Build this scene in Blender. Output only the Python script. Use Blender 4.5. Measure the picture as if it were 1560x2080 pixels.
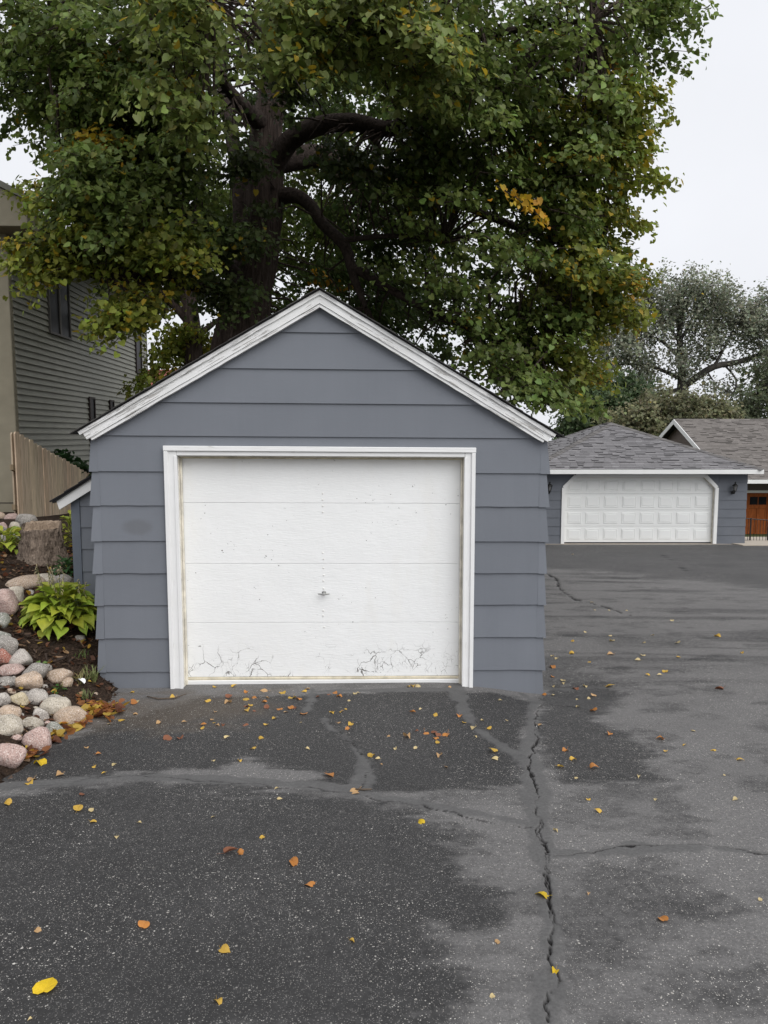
import bpy, bmesh, math, random
import numpy as np
from mathutils import Matrix, Vector, noise as mnoise

for o in list(bpy.data.objects): bpy.data.objects.remove(o)
scene = bpy.context.scene
col = scene.collection
R = math.radians

# ---------------------------------------------------------------- camera
cam_data = bpy.data.cameras.new('camera')
cam_data.sensor_fit = 'VERTICAL'
cam_data.sensor_height = 24.0
cam_data.lens = 24.0 * 1500 / 2080
cam_data.clip_end = 1500
cam = bpy.data.objects.new('camera', cam_data)
col.objects.link(cam)
cam.location = (0, 0, 1.74)
cam.rotation_euler = (R(90 - 5.83), 0, 0)
scene.camera = cam
scene.render.resolution_x = 768
scene.render.resolution_y = 1024

# ---------------------------------------------------------------- overcast sky
SUN_EL, SUN_AZ = R(48), R(142)          # behind the camera, a little to the right
world = bpy.data.worlds.new('World')
scene.world = world
world.use_nodes = True
wn = world.node_tree
for n in list(wn.nodes): wn.nodes.remove(n)
w_out = wn.nodes.new('ShaderNodeOutputWorld')
w_bg = wn.nodes.new('ShaderNodeBackground')
w_sky = wn.nodes.new('ShaderNodeTexSky')
w_sky.sky_type = 'NISHITA'
w_sky.sun_disc = False
w_sky.sun_elevation = SUN_EL
w_sky.sun_rotation = SUN_AZ
w_sky.dust_density = 6.0
w_hsv = wn.nodes.new('ShaderNodeHueSaturation')
w_hsv.inputs['Saturation'].default_value = 0.12
w_hsv.inputs['Value'].default_value = 0.35
w_mix = wn.nodes.new('ShaderNodeMix')
w_mix.data_type = 'RGBA'
w_mix.inputs[0].default_value = 0.88
w_mix.inputs[7].default_value = (4.02, 4.10, 4.32, 1)     # even cloud layer
wn.links.new(w_sky.outputs[0], w_hsv.inputs['Color'])
wn.links.new(w_hsv.outputs[0], w_mix.inputs[6])
w_tc = wn.nodes.new('ShaderNodeTexCoord')                   # faint unevenness of the overcast
w_no = wn.nodes.new('ShaderNodeTexNoise')
w_no.inputs['Scale'].default_value = 2.2
w_no.inputs['Detail'].default_value = 5
wn.links.new(w_tc.outputs['Generated'], w_no.inputs['Vector'])
w_mr = wn.nodes.new('ShaderNodeMapRange')
w_mr.inputs['From Min'].default_value = .3
w_mr.inputs['From Max'].default_value = .7
w_mr.inputs['To Min'].default_value = .92
w_mr.inputs['To Max'].default_value = 1.03
wn.links.new(w_no.outputs[0], w_mr.inputs['Value'])
w_vm = wn.nodes.new('ShaderNodeVectorMath')
w_vm.operation = 'SCALE'
wn.links.new(w_mix.outputs[2], w_vm.inputs[0])
wn.links.new(w_mr.outputs[0], w_vm.inputs['Scale'])
wn.links.new(w_vm.outputs[0], w_bg.inputs[0])
w_bg.inputs[1].default_value = 0.12
wn.links.new(w_bg.outputs[0], w_out.inputs[0])

sun_data = bpy.data.lights.new('sun', 'SUN')
sun_data.energy = 1.15
sun_data.angle = R(60)
sun_data.color = (1.0, 0.985, 0.96)
sun = bpy.data.objects.new('sun', sun_data)
col.objects.link(sun)
sd = Vector((math.sin(SUN_AZ) * math.cos(SUN_EL), math.cos(SUN_AZ) * math.cos(SUN_EL), math.sin(SUN_EL)))
sun.rotation_euler = (-sd).to_track_quat('-Z', 'Y').to_euler()
sun.location = sd * 40

vs = scene.view_settings
vs.view_transform = 'Standard'
vs.look = 'None'
vs.gamma = 1.0
vs.use_curve_mapping = False
vs.exposure = 1.03

# ---------------------------------------------------------------- measured data (metres)
SEALS = [[[[-2.244,4.129],[-1.929,4.199],[-1.581,4.289],[-1.127,4.264],[-0.761,4.204],[-0.404,4.139],[-0.17,4.059],[0.055,3.969],[0.322,3.845],[0.576,3.74],[0.787,3.625]],[0.055,0.05,0.055,0.06,0.065,0.06,0.06,0.05,0.045,0.04,0.04]],[[[-0.147,4.044],[-0.108,4.429],[-0.144,4.598],[-0.205,4.778],[-0.251,4.893],[-0.315,5.057]],[0.085,0.05,0.05,0.03,0.025,0.008]],[[[-0.332,5.107],[-0.385,5.162],[-0.431,5.297],[-0.454,5.392]],[0.02,0.03,0.02,0.006]],[[[-0.61,5.601],[-0.605,5.866],[-0.613,6.235]],[0.04,0.05,0.045]],[[[0.627,6.294],[0.634,5.945],[0.625,5.601],[0.663,5.187],[0.776,4.873],[0.869,4.643],[0.926,4.414]],[0.1,0.075,0.055,0.045,0.04,0.045,0.06]],[[[1.219,6.333],[1.268,5.903],[1.131,5.541],[1.071,5.132],[0.96,4.778],[0.929,4.429],[0.857,3.989],[0.792,3.625],[0.747,3.231],[0.678,2.872],[0.617,2.557],[0.53,2.228]],[0.02,0.05,0.045,0.04,0.045,0.08,0.085,0.07,0.05,0.045,0.055,0.06]],[[[0.773,3.331],[0.988,3.346],[1.19,3.385],[1.388,3.406],[1.601,3.4],[1.836,3.346]],[0.05,0.045,0.045,0.035,0.03,0.025]],[[[1.466,6.566],[1.99,6.44],[2.326,6.269]],[0.05,0.035,0.01]],[[[-0.591,6.145],[0.085,6.205],[0.642,6.229]],[0.06,0.05,0.06]]]
CRACKS = [[[[1.282,5.819],[1.115,5.297],[1.066,4.973],[0.938,4.598],[0.907,4.274],[0.875,4.129],[0.841,3.86],[0.826,3.71],[0.8,3.52],[0.762,3.321],[0.742,3.211],[0.729,3.061],[0.695,2.946],[0.685,2.837],[0.654,2.737],[0.651,2.657],[0.614,2.567],[0.611,2.497],[0.605,2.432],[0.569,2.343],[0.556,2.273],[0.528,2.218]],0.0048,0.014],[[[0.852,3.86],[0.792,3.625],[0.775,3.416],[0.729,3.231],[0.705,3.001],[0.668,2.872],[0.647,2.707]],0.0035,0.01],[[[-2.231,4.104],[-2.025,4.154],[-1.768,4.234],[-1.553,4.294],[-1.12,4.234],[-0.754,4.164],[-0.371,4.094],[-0.112,4.014],[0.189,3.86],[0.471,3.74],[0.757,3.6]],0.0032,0.008],[[[0.785,3.331],[0.944,3.356],[1.122,3.395],[1.322,3.421],[1.54,3.426],[1.718,3.395],[1.836,3.346],[1.984,3.276]],0.0035,0.008],[[[3.331,15.407],[3.345,14.13],[3.075,12.718],[3.008,11.829],[3.017,11.405],[3.233,10.821],[3.388,9.968]],0.02,0.02],[[[-0.129,4.129],[-0.077,4.429],[-0.111,4.553],[-0.229,4.858],[-0.316,5.077],[-0.422,5.322]],0.003,0.006],[[[1.292,5.864],[1.405,5.829],[1.562,5.74]],0.006,0.01],[[[7.517,20.283],[6.972,17.513],[6.268,14.958]],0.02,0.01]]
DARKS = [[[[-2.041,5.357],[-1.477,5.966],[-0.583,6.055],[0.574,6.19],[0.939,6.212],[1.284,5.903],[0.983,5.077],[0.868,4.429],[0.83,4.184],[0.631,4.114],[0.282,4.044],[-0.057,4.084],[-0.235,4.214],[-0.554,4.429],[-0.885,4.553],[-1.108,4.429],[-1.73,4.289],[-2.272,4.184],[-2.4,4.429],[-2.202,4.973]],0.95,0.03],[[[1.495,6.703],[2.057,6.587],[2.047,6.177],[1.721,5.611],[1.607,5.417],[1.789,4.973],[1.787,4.643],[1.661,4.513],[1.68,4.234],[1.34,4.184],[1.09,4.234],[1.021,4.429],[1.049,4.973],[1.292,5.864]],0.85,0.05],[[[-2.2,4.044],[-1.551,4.204],[-0.75,4.139],[-0.225,4.029],[0.189,3.855],[0.313,3.57],[0.374,3.321],[0.422,3.061],[0.413,2.837],[0.236,2.772],[0.184,2.582],[0.281,2.447],[0.189,2.183],[-1.48,2.083],[-2.643,3.86]],0.92,0.09],[[[0.854,3.186],[1.184,3.231],[1.402,3.101],[1.284,2.802],[1.079,2.707],[0.867,2.911]],0.55,0.12],[[[0.709,2.772],[0.963,2.707],[0.994,2.527],[0.842,2.447],[0.682,2.582]],0.6,0.12],[[[1.023,2.557],[1.227,2.447],[1.185,2.253],[0.996,2.228],[0.935,2.368]],0.5,0.12],[[[0.655,2.273],[0.86,2.298],[0.851,2.183],[0.631,2.183]],0.5,0.1],[[[4.108,22.598],[13.996,22.598],[7.378,11.829],[6.718,12.718],[5.925,14.13],[4.893,15.407],[2.989,16.395]],0.72,0.5],[[[2.423,8.461],[3.662,8.665],[3.597,8.106],[2.536,7.902]],0.4,0.2],[[[2.21,7.343],[2.827,7.518],[2.774,7.238],[2.187,7.098]],0.35,0.15],[[[1.407,7.348],[2.009,7.343],[1.954,6.621],[1.484,6.652]],0.5,0.15]]
LEAVES = [[-1.488,6.265,"y",0.05],[-1.328,6.275,"y",0.06],[-1.741,5.981,"y",0.07],[-1.431,5.851,"y",0.06],[-1.301,5.941,"b",0.08],[-1.255,5.836,"t",0.07],[-1.182,6.105,"o",0.05],[-1.124,5.896,"y",0.07],[-1.094,5.961,"o",0.05],[-1.002,6.16,"t",0.07],[-0.979,5.961,"t",0.04],[-0.991,5.851,"o",0.06],[-0.871,6.12,"y",0.07],[-0.757,5.976,"y",0.09],[-0.689,5.911,"o",0.06],[-0.683,6.245,"t",0.06],[-0.666,6.145,"y",0.05],[-0.545,5.996,"b",0.05],[-0.459,6.07,"b",0.05],[-0.427,6.115,"o",0.05],[-0.39,6.016,"o",0.06],[-0.244,6.075,"p",0.05],[-0.21,6.1,"p",0.03],[-0.28,5.871,"p",0.03],[-1.112,5.706,"b",0.05],[-1.07,5.726,"y",0.05],[-1.079,5.621,"y",0.06],[-1.017,5.591,"b",0.04],[-0.931,5.656,"b",0.06],[-0.818,5.631,"o",0.06],[-0.774,5.561,"t",0.04],[-0.734,5.646,"o",0.07],[-0.71,5.686,"b",0.05],[-0.61,5.507,"o",0.08],[-0.418,5.561,"y",0.04],[-0.399,5.561,"y",0.04],[-0.34,5.576,"y",0.03],[-0.32,5.591,"t",0.03],[-0.294,5.626,"y",0.025],[-0.826,5.417,"y",0.05],[-0.617,5.317,"p",0.03],[-0.346,5.307,"t",0.045],[-0.239,5.277,"y",0.05],[-0.253,5.167,"o",0.045],[-1.031,5.257,"b",0.055],[-0.874,5.237,"y",0.05],[-1.667,5.317,"t",0.05],[-1.478,5.322,"t",0.04],[-1.319,5.571,"t",0.04],[-1.294,5.392,"t",0.045],[-1.261,5.307,"y",0.04],[-1.236,5.257,"t",0.035],[-1.19,5.267,"b",0.045],[-1.349,5.257,"o",0.05],[-1.313,5.162,"y",0.035],[-1.511,4.938,"b",0.075],[-1.419,4.957,"b",0.06],[-1.109,4.958,"p",0.045],[-0.871,4.963,"y",0.04],[-0.868,4.773,"y",0.07],[-0.521,4.763,"p",0.04],[-1.097,4.543,"p",0.045],[-0.929,4.548,"y",0.045],[-0.092,4.618,"y",0.07],[-0.03,4.568,"p",0.04],[-0.023,4.478,"t",0.03],[-0.347,4.319,"o",0.1],[-0.15,4.069,"t",0.1],[-0.616,4.109,"p",0.035],[-0.596,3.954,"p",0.04],[0.211,5.561,"o",0.055],[0.296,5.646,"p",0.03],[0.4,5.467,"y",0.045],[0.581,5.491,"o",0.06],[0.598,5.297,"y",0.05],[0.662,5.197,"p",0.055],[0.731,5.362,"p",0.03],[0.775,5.172,"y",0.055],[0.923,5.352,"p",0.03],[0.648,4.988,"p",0.03],[0.026,5.017,"t",0.03],[0.153,5.017,"t",0.07],[0.225,5.127,"b",0.03],[0.29,5.087,"o",0.075],[0.349,5.067,"b",0.06],[0.387,5.017,"b",0.06],[0.45,5.047,"o",0.08],[0.369,4.958,"o",0.055],[0.367,4.858,"y",0.05],[0.076,4.743,"p",0.04],[0.211,4.753,"p",0.045],[0.369,4.648,"t",0.07],[0.383,4.448,"t",0.045],[0.739,4.698,"y",0.085],[0.731,4.578,"p",0.07],[1.221,4.743,"o",0.075],[1.2,4.553,"y",0.06],[1.091,4.439,"y",0.055],[1.289,4.424,"o",0.075],[1.164,4.274,"p",0.04],[1.145,3.949,"y",0.04],[1.651,5.596,"o",0.075],[1.568,5.77,"p",0.035],[1.76,6.11,"p",0.04],[1.816,6.19,"t",0.07],[1.641,6.104,"p",0.03],[1.432,6.351,"o",0.05],[1.502,6.385,"p",0.04],[1.564,6.612,"p",0.04],[1.667,6.668,"p",0.045],[1.735,6.527,"b",0.08],[1.834,6.548,"p",0.05],[1.998,6.436,"y",0.09],[1.137,5.267,"t",0.04],[0.952,5.939,"p",0.03],[0.211,6.3,"y",0.04],[0.253,6.335,"y",0.05],[0.306,6.29,"p",0.06],[0.569,6.29,"t",0.04],[-2.066,3.895,"y",0.06],[-1.657,3.8,"y",0.08],[-1.586,3.8,"p",0.04],[-1.534,3.68,"y",0.055],[-1.34,3.52,"p",0.035],[-1.282,3.665,"p",0.035],[-1.72,4.009,"b",0.05],[-0.903,3.74,"p",0.03],[-0.603,3.51,"y",0.05],[-0.759,3.336,"b",0.095],[-0.676,3.351,"o",0.055],[-0.412,3.231,"o",0.075],[-0.314,3.066,"o",0.075],[-0.958,2.747,"o",0.07],[-1.374,2.732,"t",0.04],[-0.616,2.612,"y",0.06],[-0.131,2.667,"y",0.035],[-0.569,2.338,"y",0.05],[-1.176,2.367,"Y",0.115],[-1.158,2.248,"p",0.02],[-1.823,4.454,"y",0.05],[-1.704,4.488,"p",0.045],[-1.71,4.344,"y",0.035],[-2.104,4.254,"t",0.08],[-2.103,4.189,"y",0.07],[-1.965,4.319,"t",0.075],[-2.151,4.478,"Y",0.12],[-2.0,4.778,"t",0.045],[-1.888,4.653,"o",0.05],[-2.032,5.871,"p",0.05],[-2.143,6.135,"y",0.05],[-1.933,5.516,"t",0.05],[-1.994,5.362,"y",0.06],[-2.04,5.272,"p",0.03],[1.944,4.953,"o",0.055],[2.05,4.838,"y",0.045],[2.221,5.142,"p",0.035],[2.192,4.733,"y",0.06],[2.27,4.563,"y",0.065],[1.859,4.698,"y",0.045],[1.545,4.294,"p",0.04],[2.066,4.294,"p",0.025],[1.981,3.959,"p",0.045],[1.527,3.965,"p",0.035],[1.167,3.79,"y",0.055],[0.198,3.66,"Y",0.06],[0.869,3.585,"p",0.04],[0.697,2.971,"Y",0.08],[1.13,2.792,"o",0.065],[0.881,3.001,"t",0.025],[1.591,2.941,"p",0.03],[0.432,2.652,"t",0.03],[0.377,2.357,"p",0.03],[0.623,2.492,"Y",0.05],[2.95,6.245,"b",0.1],[1.605,5.062,"o",0.05],[3.178,11.151,"p",0.07],[3.016,10.417,"p",0.05],[3.209,10.337,"p",0.05],[3.453,10.337,"p",0.04],[3.806,9.569,"p",0.07],[3.922,8.536,"y",0.09],[2.606,8.221,"p",0.08],[2.674,8.556,"p",0.05],[2.939,8.136,"p",0.05],[3.308,8.111,"p",0.07],[3.06,7.458,"y",0.055],[2.696,7.493,"p",0.07],[2.59,7.278,"p",0.06],[2.151,8.196,"y",0.045],[1.999,7.602,"y",0.07],[1.782,7.393,"p",0.055],[1.739,7.478,"p",0.04],[2.065,7.248,"y",0.05],[2.407,7.568,"t",0.08],[2.671,6.829,"y",0.07],[2.466,6.689,"y",0.045],[2.589,6.694,"p",0.05],[1.66,7.032,"o",0.07],[1.598,6.79,"o",0.05],[1.673,6.698,"p",0.06],[4.975,19.345,"p",0.08],[2.45,8.785,"p",0.05],[3.195,8.566,"p",0.05],[3.789,7.617,"y",0.05]]
ROCKS = [[-2.351,4.422,-0.316,0.209,0.153,"pink"],[-2.333,4.783,-0.347,0.183,0.152,"pink"],[-2.328,5.027,-0.366,0.116,0.112,"green"],[-2.563,4.86,-0.277,0.198,0.134,"cream"],[-2.498,5.05,-0.311,0.14,0.084,"cream"],[-2.492,5.2,-0.324,0.093,0.109,"pale"],[-2.676,5.07,-0.254,0.154,0.098,"peach"],[-2.484,5.38,-0.339,0.227,0.126,"cream"],[-2.339,5.311,-0.382,0.231,0.117,"peach"],[-2.8,5.235,-0.225,0.125,0.116,"pale"],[-2.724,5.32,-0.256,0.134,0.115,"yellow"],[-2.659,5.467,-0.287,0.166,0.114,"pale"],[-2.688,5.585,-0.286,0.089,0.078,"peach"],[-2.563,5.576,-0.327,0.126,0.078,"grey"],[-2.81,5.676,-0.238,0.195,0.126,"peach"],[-2.829,5.821,-0.215,0.184,0.137,"grey"],[-2.681,5.912,-0.254,0.218,0.098,"peach"],[-2.596,5.851,-0.296,0.093,0.09,"peach"],[-3.008,5.958,-0.141,0.181,0.132,"pale"],[-3.013,5.793,-0.158,0.191,0.08,"pink"],[-3.13,5.913,-0.107,0.118,0.123,"red"],[-3.184,6.061,-0.073,0.2,0.151,"grey"],[-3.286,6.212,-0.024,0.132,0.104,"green"],[-2.954,5.58,-0.198,0.177,0.085,"grey"],[-2.385,5.919,-0.4,0.071,0.05,"peach"],[-2.798,6.64,-0.133,0.088,0.065,"grey"],[-3.515,6.731,0.098,0.231,0.233,"pink"],[-3.422,6.474,0.045,0.112,0.135,"green"],[-3.584,7.059,0.147,0.15,0.147,"cream"],[-3.665,7.467,0.2,0.353,0.124,"peach"],[-3.549,7.612,0.181,0.241,0.137,"cream"],[-3.38,7.642,0.139,0.202,0.17,"grey"],[-3.609,8.085,0.227,0.107,0.09,"peach"],[-5.237,10.767,0.423,0.285,0.194,"grey"],[-6.034,11.892,0.394,0.189,0.116,"pink"],[-5.089,10.082,0.441,0.174,0.14,"cream"],[-4.832,9.411,0.439,0.15,0.131,"grey"],[-5.206,9.986,0.452,0.133,0.139,"pink"],[-4.727,9.075,0.433,0.121,0.101,"grey"],[-6.319,12.083,0.389,0.176,0.135,"peach"],[-2.44,5.152,-0.338,0.055,0.047,"pink"],[-2.632,5.16,-0.275,0.062,0.05,"grey"],[-2.789,5.544,-0.25,0.059,0.046,"grey"],[-2.717,5.733,-0.262,0.057,0.048,"pale"],[-2.86,5.494,-0.223,0.066,0.054,"peach"],[-2.818,6.023,-0.196,0.064,0.05,"grey"],[-2.603,5.336,-0.297,0.05,0.045,"cream"],[-2.48,4.799,-0.3,0.07,0.054,"pink"],[-2.402,5.553,-0.378,0.066,0.046,"grey"],[-2.608,5.75,-0.299,0.061,0.04,"peach"],[-2.575,5.969,-0.297,0.052,0.038,"pale"],[-2.348,4.934,-0.353,0.052,0.041,"cream"],[-2.948,5.699,-0.19,0.053,0.048,"pale"],[-3.447,6.602,0.065,0.079,0.064,"peach"],[-3.552,7.303,0.158,0.087,0.061,"grey"],[-3.411,7.423,0.13,0.079,0.062,"pale"]]
TRUNK = [[-2.88,14.0,1.62,0.66],[-2.79,14.0,2.54,0.58],[-2.68,14.0,3.44,0.52],[-2.55,14.0,4.16,0.46],[-2.34,14.0,5.05,0.38],[-2.2,14.0,5.83,0.35],[-2.15,14.0,6.61,0.34],[-2.12,13.95,7.19,0.29],[-2.0,13.9,7.76,0.27],[-1.87,13.8,8.38,0.24],[-1.74,13.7,8.98,0.2],[-1.61,13.6,9.89,0.17],[-1.49,13.5,11.53,0.1]]
LIMBS = [[[-2.58,14.1,3.82,0.3],[-2.67,14.4,4.78,0.22],[-2.69,14.5,5.98,0.18],[-2.8,14.6,6.91,0.15],[-2.94,14.7,7.66,0.13],[-3.21,15.0,9.14,0.1],[-3.43,15.3,10.9,0.06]],[[-2.11,14.0,6.44,0.22],[-1.83,13.8,6.84,0.19],[-1.52,13.6,7.02,0.17],[-1.06,13.3,7.07,0.16],[-0.5,13.0,6.99,0.15],[0.08,12.8,6.8,0.13],[0.56,12.6,6.89,0.13],[1.1,12.4,7.33,0.1],[1.63,12.3,7.51,0.07],[2.16,12.2,7.39,0.04]],[[-2.03,14.1,6.73,0.22],[-1.31,14.6,7.02,0.21],[-0.76,14.9,6.97,0.2],[-0.34,15.1,6.88,0.18],[0.2,15.4,7.0,0.14],[1.21,15.8,7.62,0.09],[2.24,16.0,7.89,0.05]],[[-0.37,15.1,6.9,0.09],[-0.12,15.1,7.27,0.08],[-0.23,14.2,7.31,0.09]],[[-2.07,14.0,6.09,0.17],[-1.59,13.8,6.05,0.125],[-1.29,13.6,5.8,0.11],[-1.08,13.4,5.45,0.1],[-0.68,13.2,5.02,0.1],[-0.53,13.1,4.5,0.08],[-0.32,13.0,3.95,0.04]],[[-0.77,13.2,5.11,0.05],[0.17,13.0,5.14,0.04],[0.99,12.8,4.99,0.02]],[[-2.46,14.0,4.34,0.2],[-2.99,13.2,4.94,0.13],[-3.45,12.5,5.55,0.12],[-3.61,12.0,5.77,0.1],[-3.97,11.5,5.88,0.07],[-4.63,11.0,5.84,0.03]],[[-3.45,12.5,5.55,0.11],[-3.9,12.2,6.06,0.12],[-4.31,12.0,6.65,0.13],[-4.58,11.8,7.35,0.13],[-4.8,11.6,7.94,0.12],[-5.01,11.5,8.69,0.09]],[[-2.14,13.9,7.26,0.18],[-2.55,13.0,7.45,0.1],[-2.87,12.0,7.73,0.07],[-3.1,11.0,7.68,0.04]],[[-1.83,13.8,8.38,0.16],[-0.78,12.5,8.35,0.1],[0.14,11.0,7.94,0.07],[1.06,10.0,7.61,0.04]],[[0.56,12.6,6.89,0.1],[1.13,12.0,7.66,0.08],[1.95,11.5,7.68,0.05],[2.9,11.0,7.55,0.03]],[[0.2,15.4,7.0,0.11],[1.58,14.5,6.07,0.08],[2.79,13.5,5.27,0.06],[3.7,13.0,4.81,0.03]],[[-0.51,13.1,4.63,0.08],[0.59,12.9,3.97,0.06],[1.66,12.7,3.45,0.045],[2.63,12.5,2.94,0.02]],[[-2.5,14.0,4.69,0.15],[-2.87,13.0,4.24,0.09],[-3.51,12.0,4.2,0.06],[-4.0,11.0,4.06,0.03]],[[-1.76,13.7,8.82,0.14],[-2.01,11.5,8.49,0.1],[-1.95,9.5,7.32,0.05],[-1.93,8.8,6.6,0.02]],[[0.14,11.0,7.94,0.08],[0.0,9.8,7.5,0.06],[-0.12,9.2,6.6,0.03]]]
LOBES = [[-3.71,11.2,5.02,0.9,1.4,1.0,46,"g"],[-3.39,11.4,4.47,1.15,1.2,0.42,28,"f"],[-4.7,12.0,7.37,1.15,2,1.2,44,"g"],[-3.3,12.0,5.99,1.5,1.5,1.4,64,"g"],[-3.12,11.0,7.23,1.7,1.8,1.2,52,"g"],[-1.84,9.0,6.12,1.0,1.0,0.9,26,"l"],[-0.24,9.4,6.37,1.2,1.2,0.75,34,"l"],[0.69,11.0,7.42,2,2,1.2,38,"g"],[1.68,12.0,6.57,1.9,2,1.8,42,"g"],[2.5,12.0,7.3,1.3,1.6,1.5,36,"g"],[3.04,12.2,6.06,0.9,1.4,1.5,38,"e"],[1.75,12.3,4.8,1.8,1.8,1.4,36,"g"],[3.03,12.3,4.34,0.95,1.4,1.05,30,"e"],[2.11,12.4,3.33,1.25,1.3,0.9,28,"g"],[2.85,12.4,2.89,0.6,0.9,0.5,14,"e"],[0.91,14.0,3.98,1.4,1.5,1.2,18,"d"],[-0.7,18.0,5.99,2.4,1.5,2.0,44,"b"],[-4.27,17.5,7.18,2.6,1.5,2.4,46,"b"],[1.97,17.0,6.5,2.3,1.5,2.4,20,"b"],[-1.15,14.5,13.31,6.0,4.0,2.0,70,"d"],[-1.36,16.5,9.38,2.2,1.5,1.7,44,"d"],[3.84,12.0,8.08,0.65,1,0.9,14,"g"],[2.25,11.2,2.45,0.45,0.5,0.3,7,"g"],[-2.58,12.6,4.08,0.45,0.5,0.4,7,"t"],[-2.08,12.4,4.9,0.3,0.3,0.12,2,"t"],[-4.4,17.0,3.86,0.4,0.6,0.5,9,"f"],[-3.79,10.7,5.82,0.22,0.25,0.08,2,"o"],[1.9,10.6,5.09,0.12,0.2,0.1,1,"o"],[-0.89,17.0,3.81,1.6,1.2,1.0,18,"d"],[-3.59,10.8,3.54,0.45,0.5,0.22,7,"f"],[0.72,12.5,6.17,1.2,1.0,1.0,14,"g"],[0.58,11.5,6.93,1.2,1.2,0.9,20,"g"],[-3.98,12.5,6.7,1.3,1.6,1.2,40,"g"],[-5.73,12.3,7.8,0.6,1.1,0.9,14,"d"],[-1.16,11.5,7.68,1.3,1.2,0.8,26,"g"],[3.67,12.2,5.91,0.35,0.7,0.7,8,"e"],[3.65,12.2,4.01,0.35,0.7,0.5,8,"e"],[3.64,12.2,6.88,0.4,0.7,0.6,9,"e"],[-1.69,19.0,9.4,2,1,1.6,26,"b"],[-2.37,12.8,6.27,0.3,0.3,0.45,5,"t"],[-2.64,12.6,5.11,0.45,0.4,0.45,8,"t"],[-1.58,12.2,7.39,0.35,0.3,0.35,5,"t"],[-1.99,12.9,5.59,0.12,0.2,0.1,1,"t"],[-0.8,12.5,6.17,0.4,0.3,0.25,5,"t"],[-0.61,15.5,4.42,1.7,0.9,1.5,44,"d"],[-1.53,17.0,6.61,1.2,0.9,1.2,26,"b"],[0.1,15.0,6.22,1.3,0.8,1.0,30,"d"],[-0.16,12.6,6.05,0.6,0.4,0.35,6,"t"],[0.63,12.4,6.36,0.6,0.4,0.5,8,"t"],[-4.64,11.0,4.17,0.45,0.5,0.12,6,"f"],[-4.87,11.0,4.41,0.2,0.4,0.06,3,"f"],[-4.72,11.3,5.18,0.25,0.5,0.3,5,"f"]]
TRUNK2 = [[-4.33,17.0,2.04,0.23],[-4.32,17.0,3.92,0.2],[-4.37,17.0,4.68,0.18],[-4.41,17.0,5.33,0.15],[-4.11,16.8,6.44,0.1],[-3.92,16.6,7.92,0.05]]
LIMBS2 = [[[-4.35,17.0,4.25,0.1],[-4.81,17.0,4.79,0.08],[-5.19,17.0,5.22,0.05]],[[-4.32,17.0,3.92,0.09],[-3.96,17.3,4.29,0.06],[-3.71,17.5,4.54,0.03]],[[-4.39,17.0,4.9,0.1],[-4.7,16.5,5.64,0.07],[-4.95,16.0,6.22,0.04]]]
OAK = [[21.72,55.0,1.26,0.496],[21.87,55.0,4.87,0.341],[21.85,55.0,7.02,0.279],[21.6,55.0,8.79,0.217],[21.68,55.0,11.25,0.155],[21.79,55.0,13.0,0.062]]
OAKL = [[[21.85,55.0,5.23,0.248],[22.59,54.5,5.91,0.248],[23.77,54.0,6.75,0.223],[25.52,54.0,7.1,0.186],[27.62,54.0,7.79,0.155],[30.4,54.0,8.66,0.093]],[[24.47,54.0,6.92,0.074],[25.41,54.0,5.87,0.074],[25.28,54.0,4.82,0.062],[24.62,54.0,3.76,0.031]],[[21.84,55.0,7.37,0.155],[20.16,55.0,8.79,0.112],[18.71,55.0,9.14,0.074],[16.53,55.0,9.85,0.037]],[[21.72,55.0,8.44,0.124],[20.47,55.0,10.2,0.093],[19.34,55.0,11.6,0.05]],[[21.71,55.0,8.79,0.124],[22.6,55.0,10.55,0.087],[23.25,55.0,12.3,0.037]],[[21.9,55.0,5.95,0.186],[20.24,55.0,6.66,0.124],[18.95,55.5,7.06,0.093],[16.92,56.0,7.11,0.037]],[[23.77,54.0,6.75,0.124],[24.74,54.0,8.66,0.074],[25.36,54.0,10.39,0.037]],[[21.85,55.0,5.23,0.155],[19.95,55.0,4.87,0.112],[18.47,55.0,5.59,0.062]],[[22.25,55.0,10.55,0.074],[23.99,55.0,11.6,0.037]]]
OAKLOBES = [[20.76,55.0,11.95,3.0,2.5,1.5,30],[18.67,55.0,10.2,2.6,2.5,1.7,24],[23.28,55.0,11.6,2.0,2.5,1.4,18],[17.31,55.0,7.73,2.3,2.5,1.7,20],[20.23,55.0,7.02,2.6,2.5,1.6,15],[23.4,55.0,8.79,2.2,2.5,1.6,14],[25.83,55.0,10.55,2.6,2.5,1.4,20],[27.5,54.0,10.05,2.8,2.5,1.6,22],[24.91,54.0,5.17,1.6,2,1.0,5],[27.66,54.0,6.92,2.3,2,1.3,10],[18.86,55.0,4.87,2.2,2.5,1.3,14],[21.8,55.0,3.79,1.6,2,0.7,6],[15.48,55.0,8.79,1.2,2,1.3,8]]
OLIVE = [[16.0,41.0,2.87,2.6,2,1.15,60],[14.1,41.0,2.73,2,2,0.75,30],[17.9,41.0,2.73,1.5,1.5,0.7,20]]
DARKT = [[13.22,44.0,3.67,2,2,1.5,45],[11.94,44.0,2.66,1.6,1.5,0.8,22],[14.06,44.0,4.53,1.1,1.5,0.9,9]]
RIGHTT = [[24.08,48.0,4.0,1.5,2,1.3,15],[25.58,48.0,5.41,1.8,2,1.8,18],[22.85,48.0,3.22,1.0,1.5,0.6,7]]

rng = np.random.default_rng(7)
random.seed(7)

# ---------------------------------------------------------------- helpers
def tag(o, label=None, cat=None, group=None, kind=None):
    if label: o['label'] = label
    if cat: o['category'] = cat
    if group: o['group'] = group
    if kind: o['kind'] = kind
    return o

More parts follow.
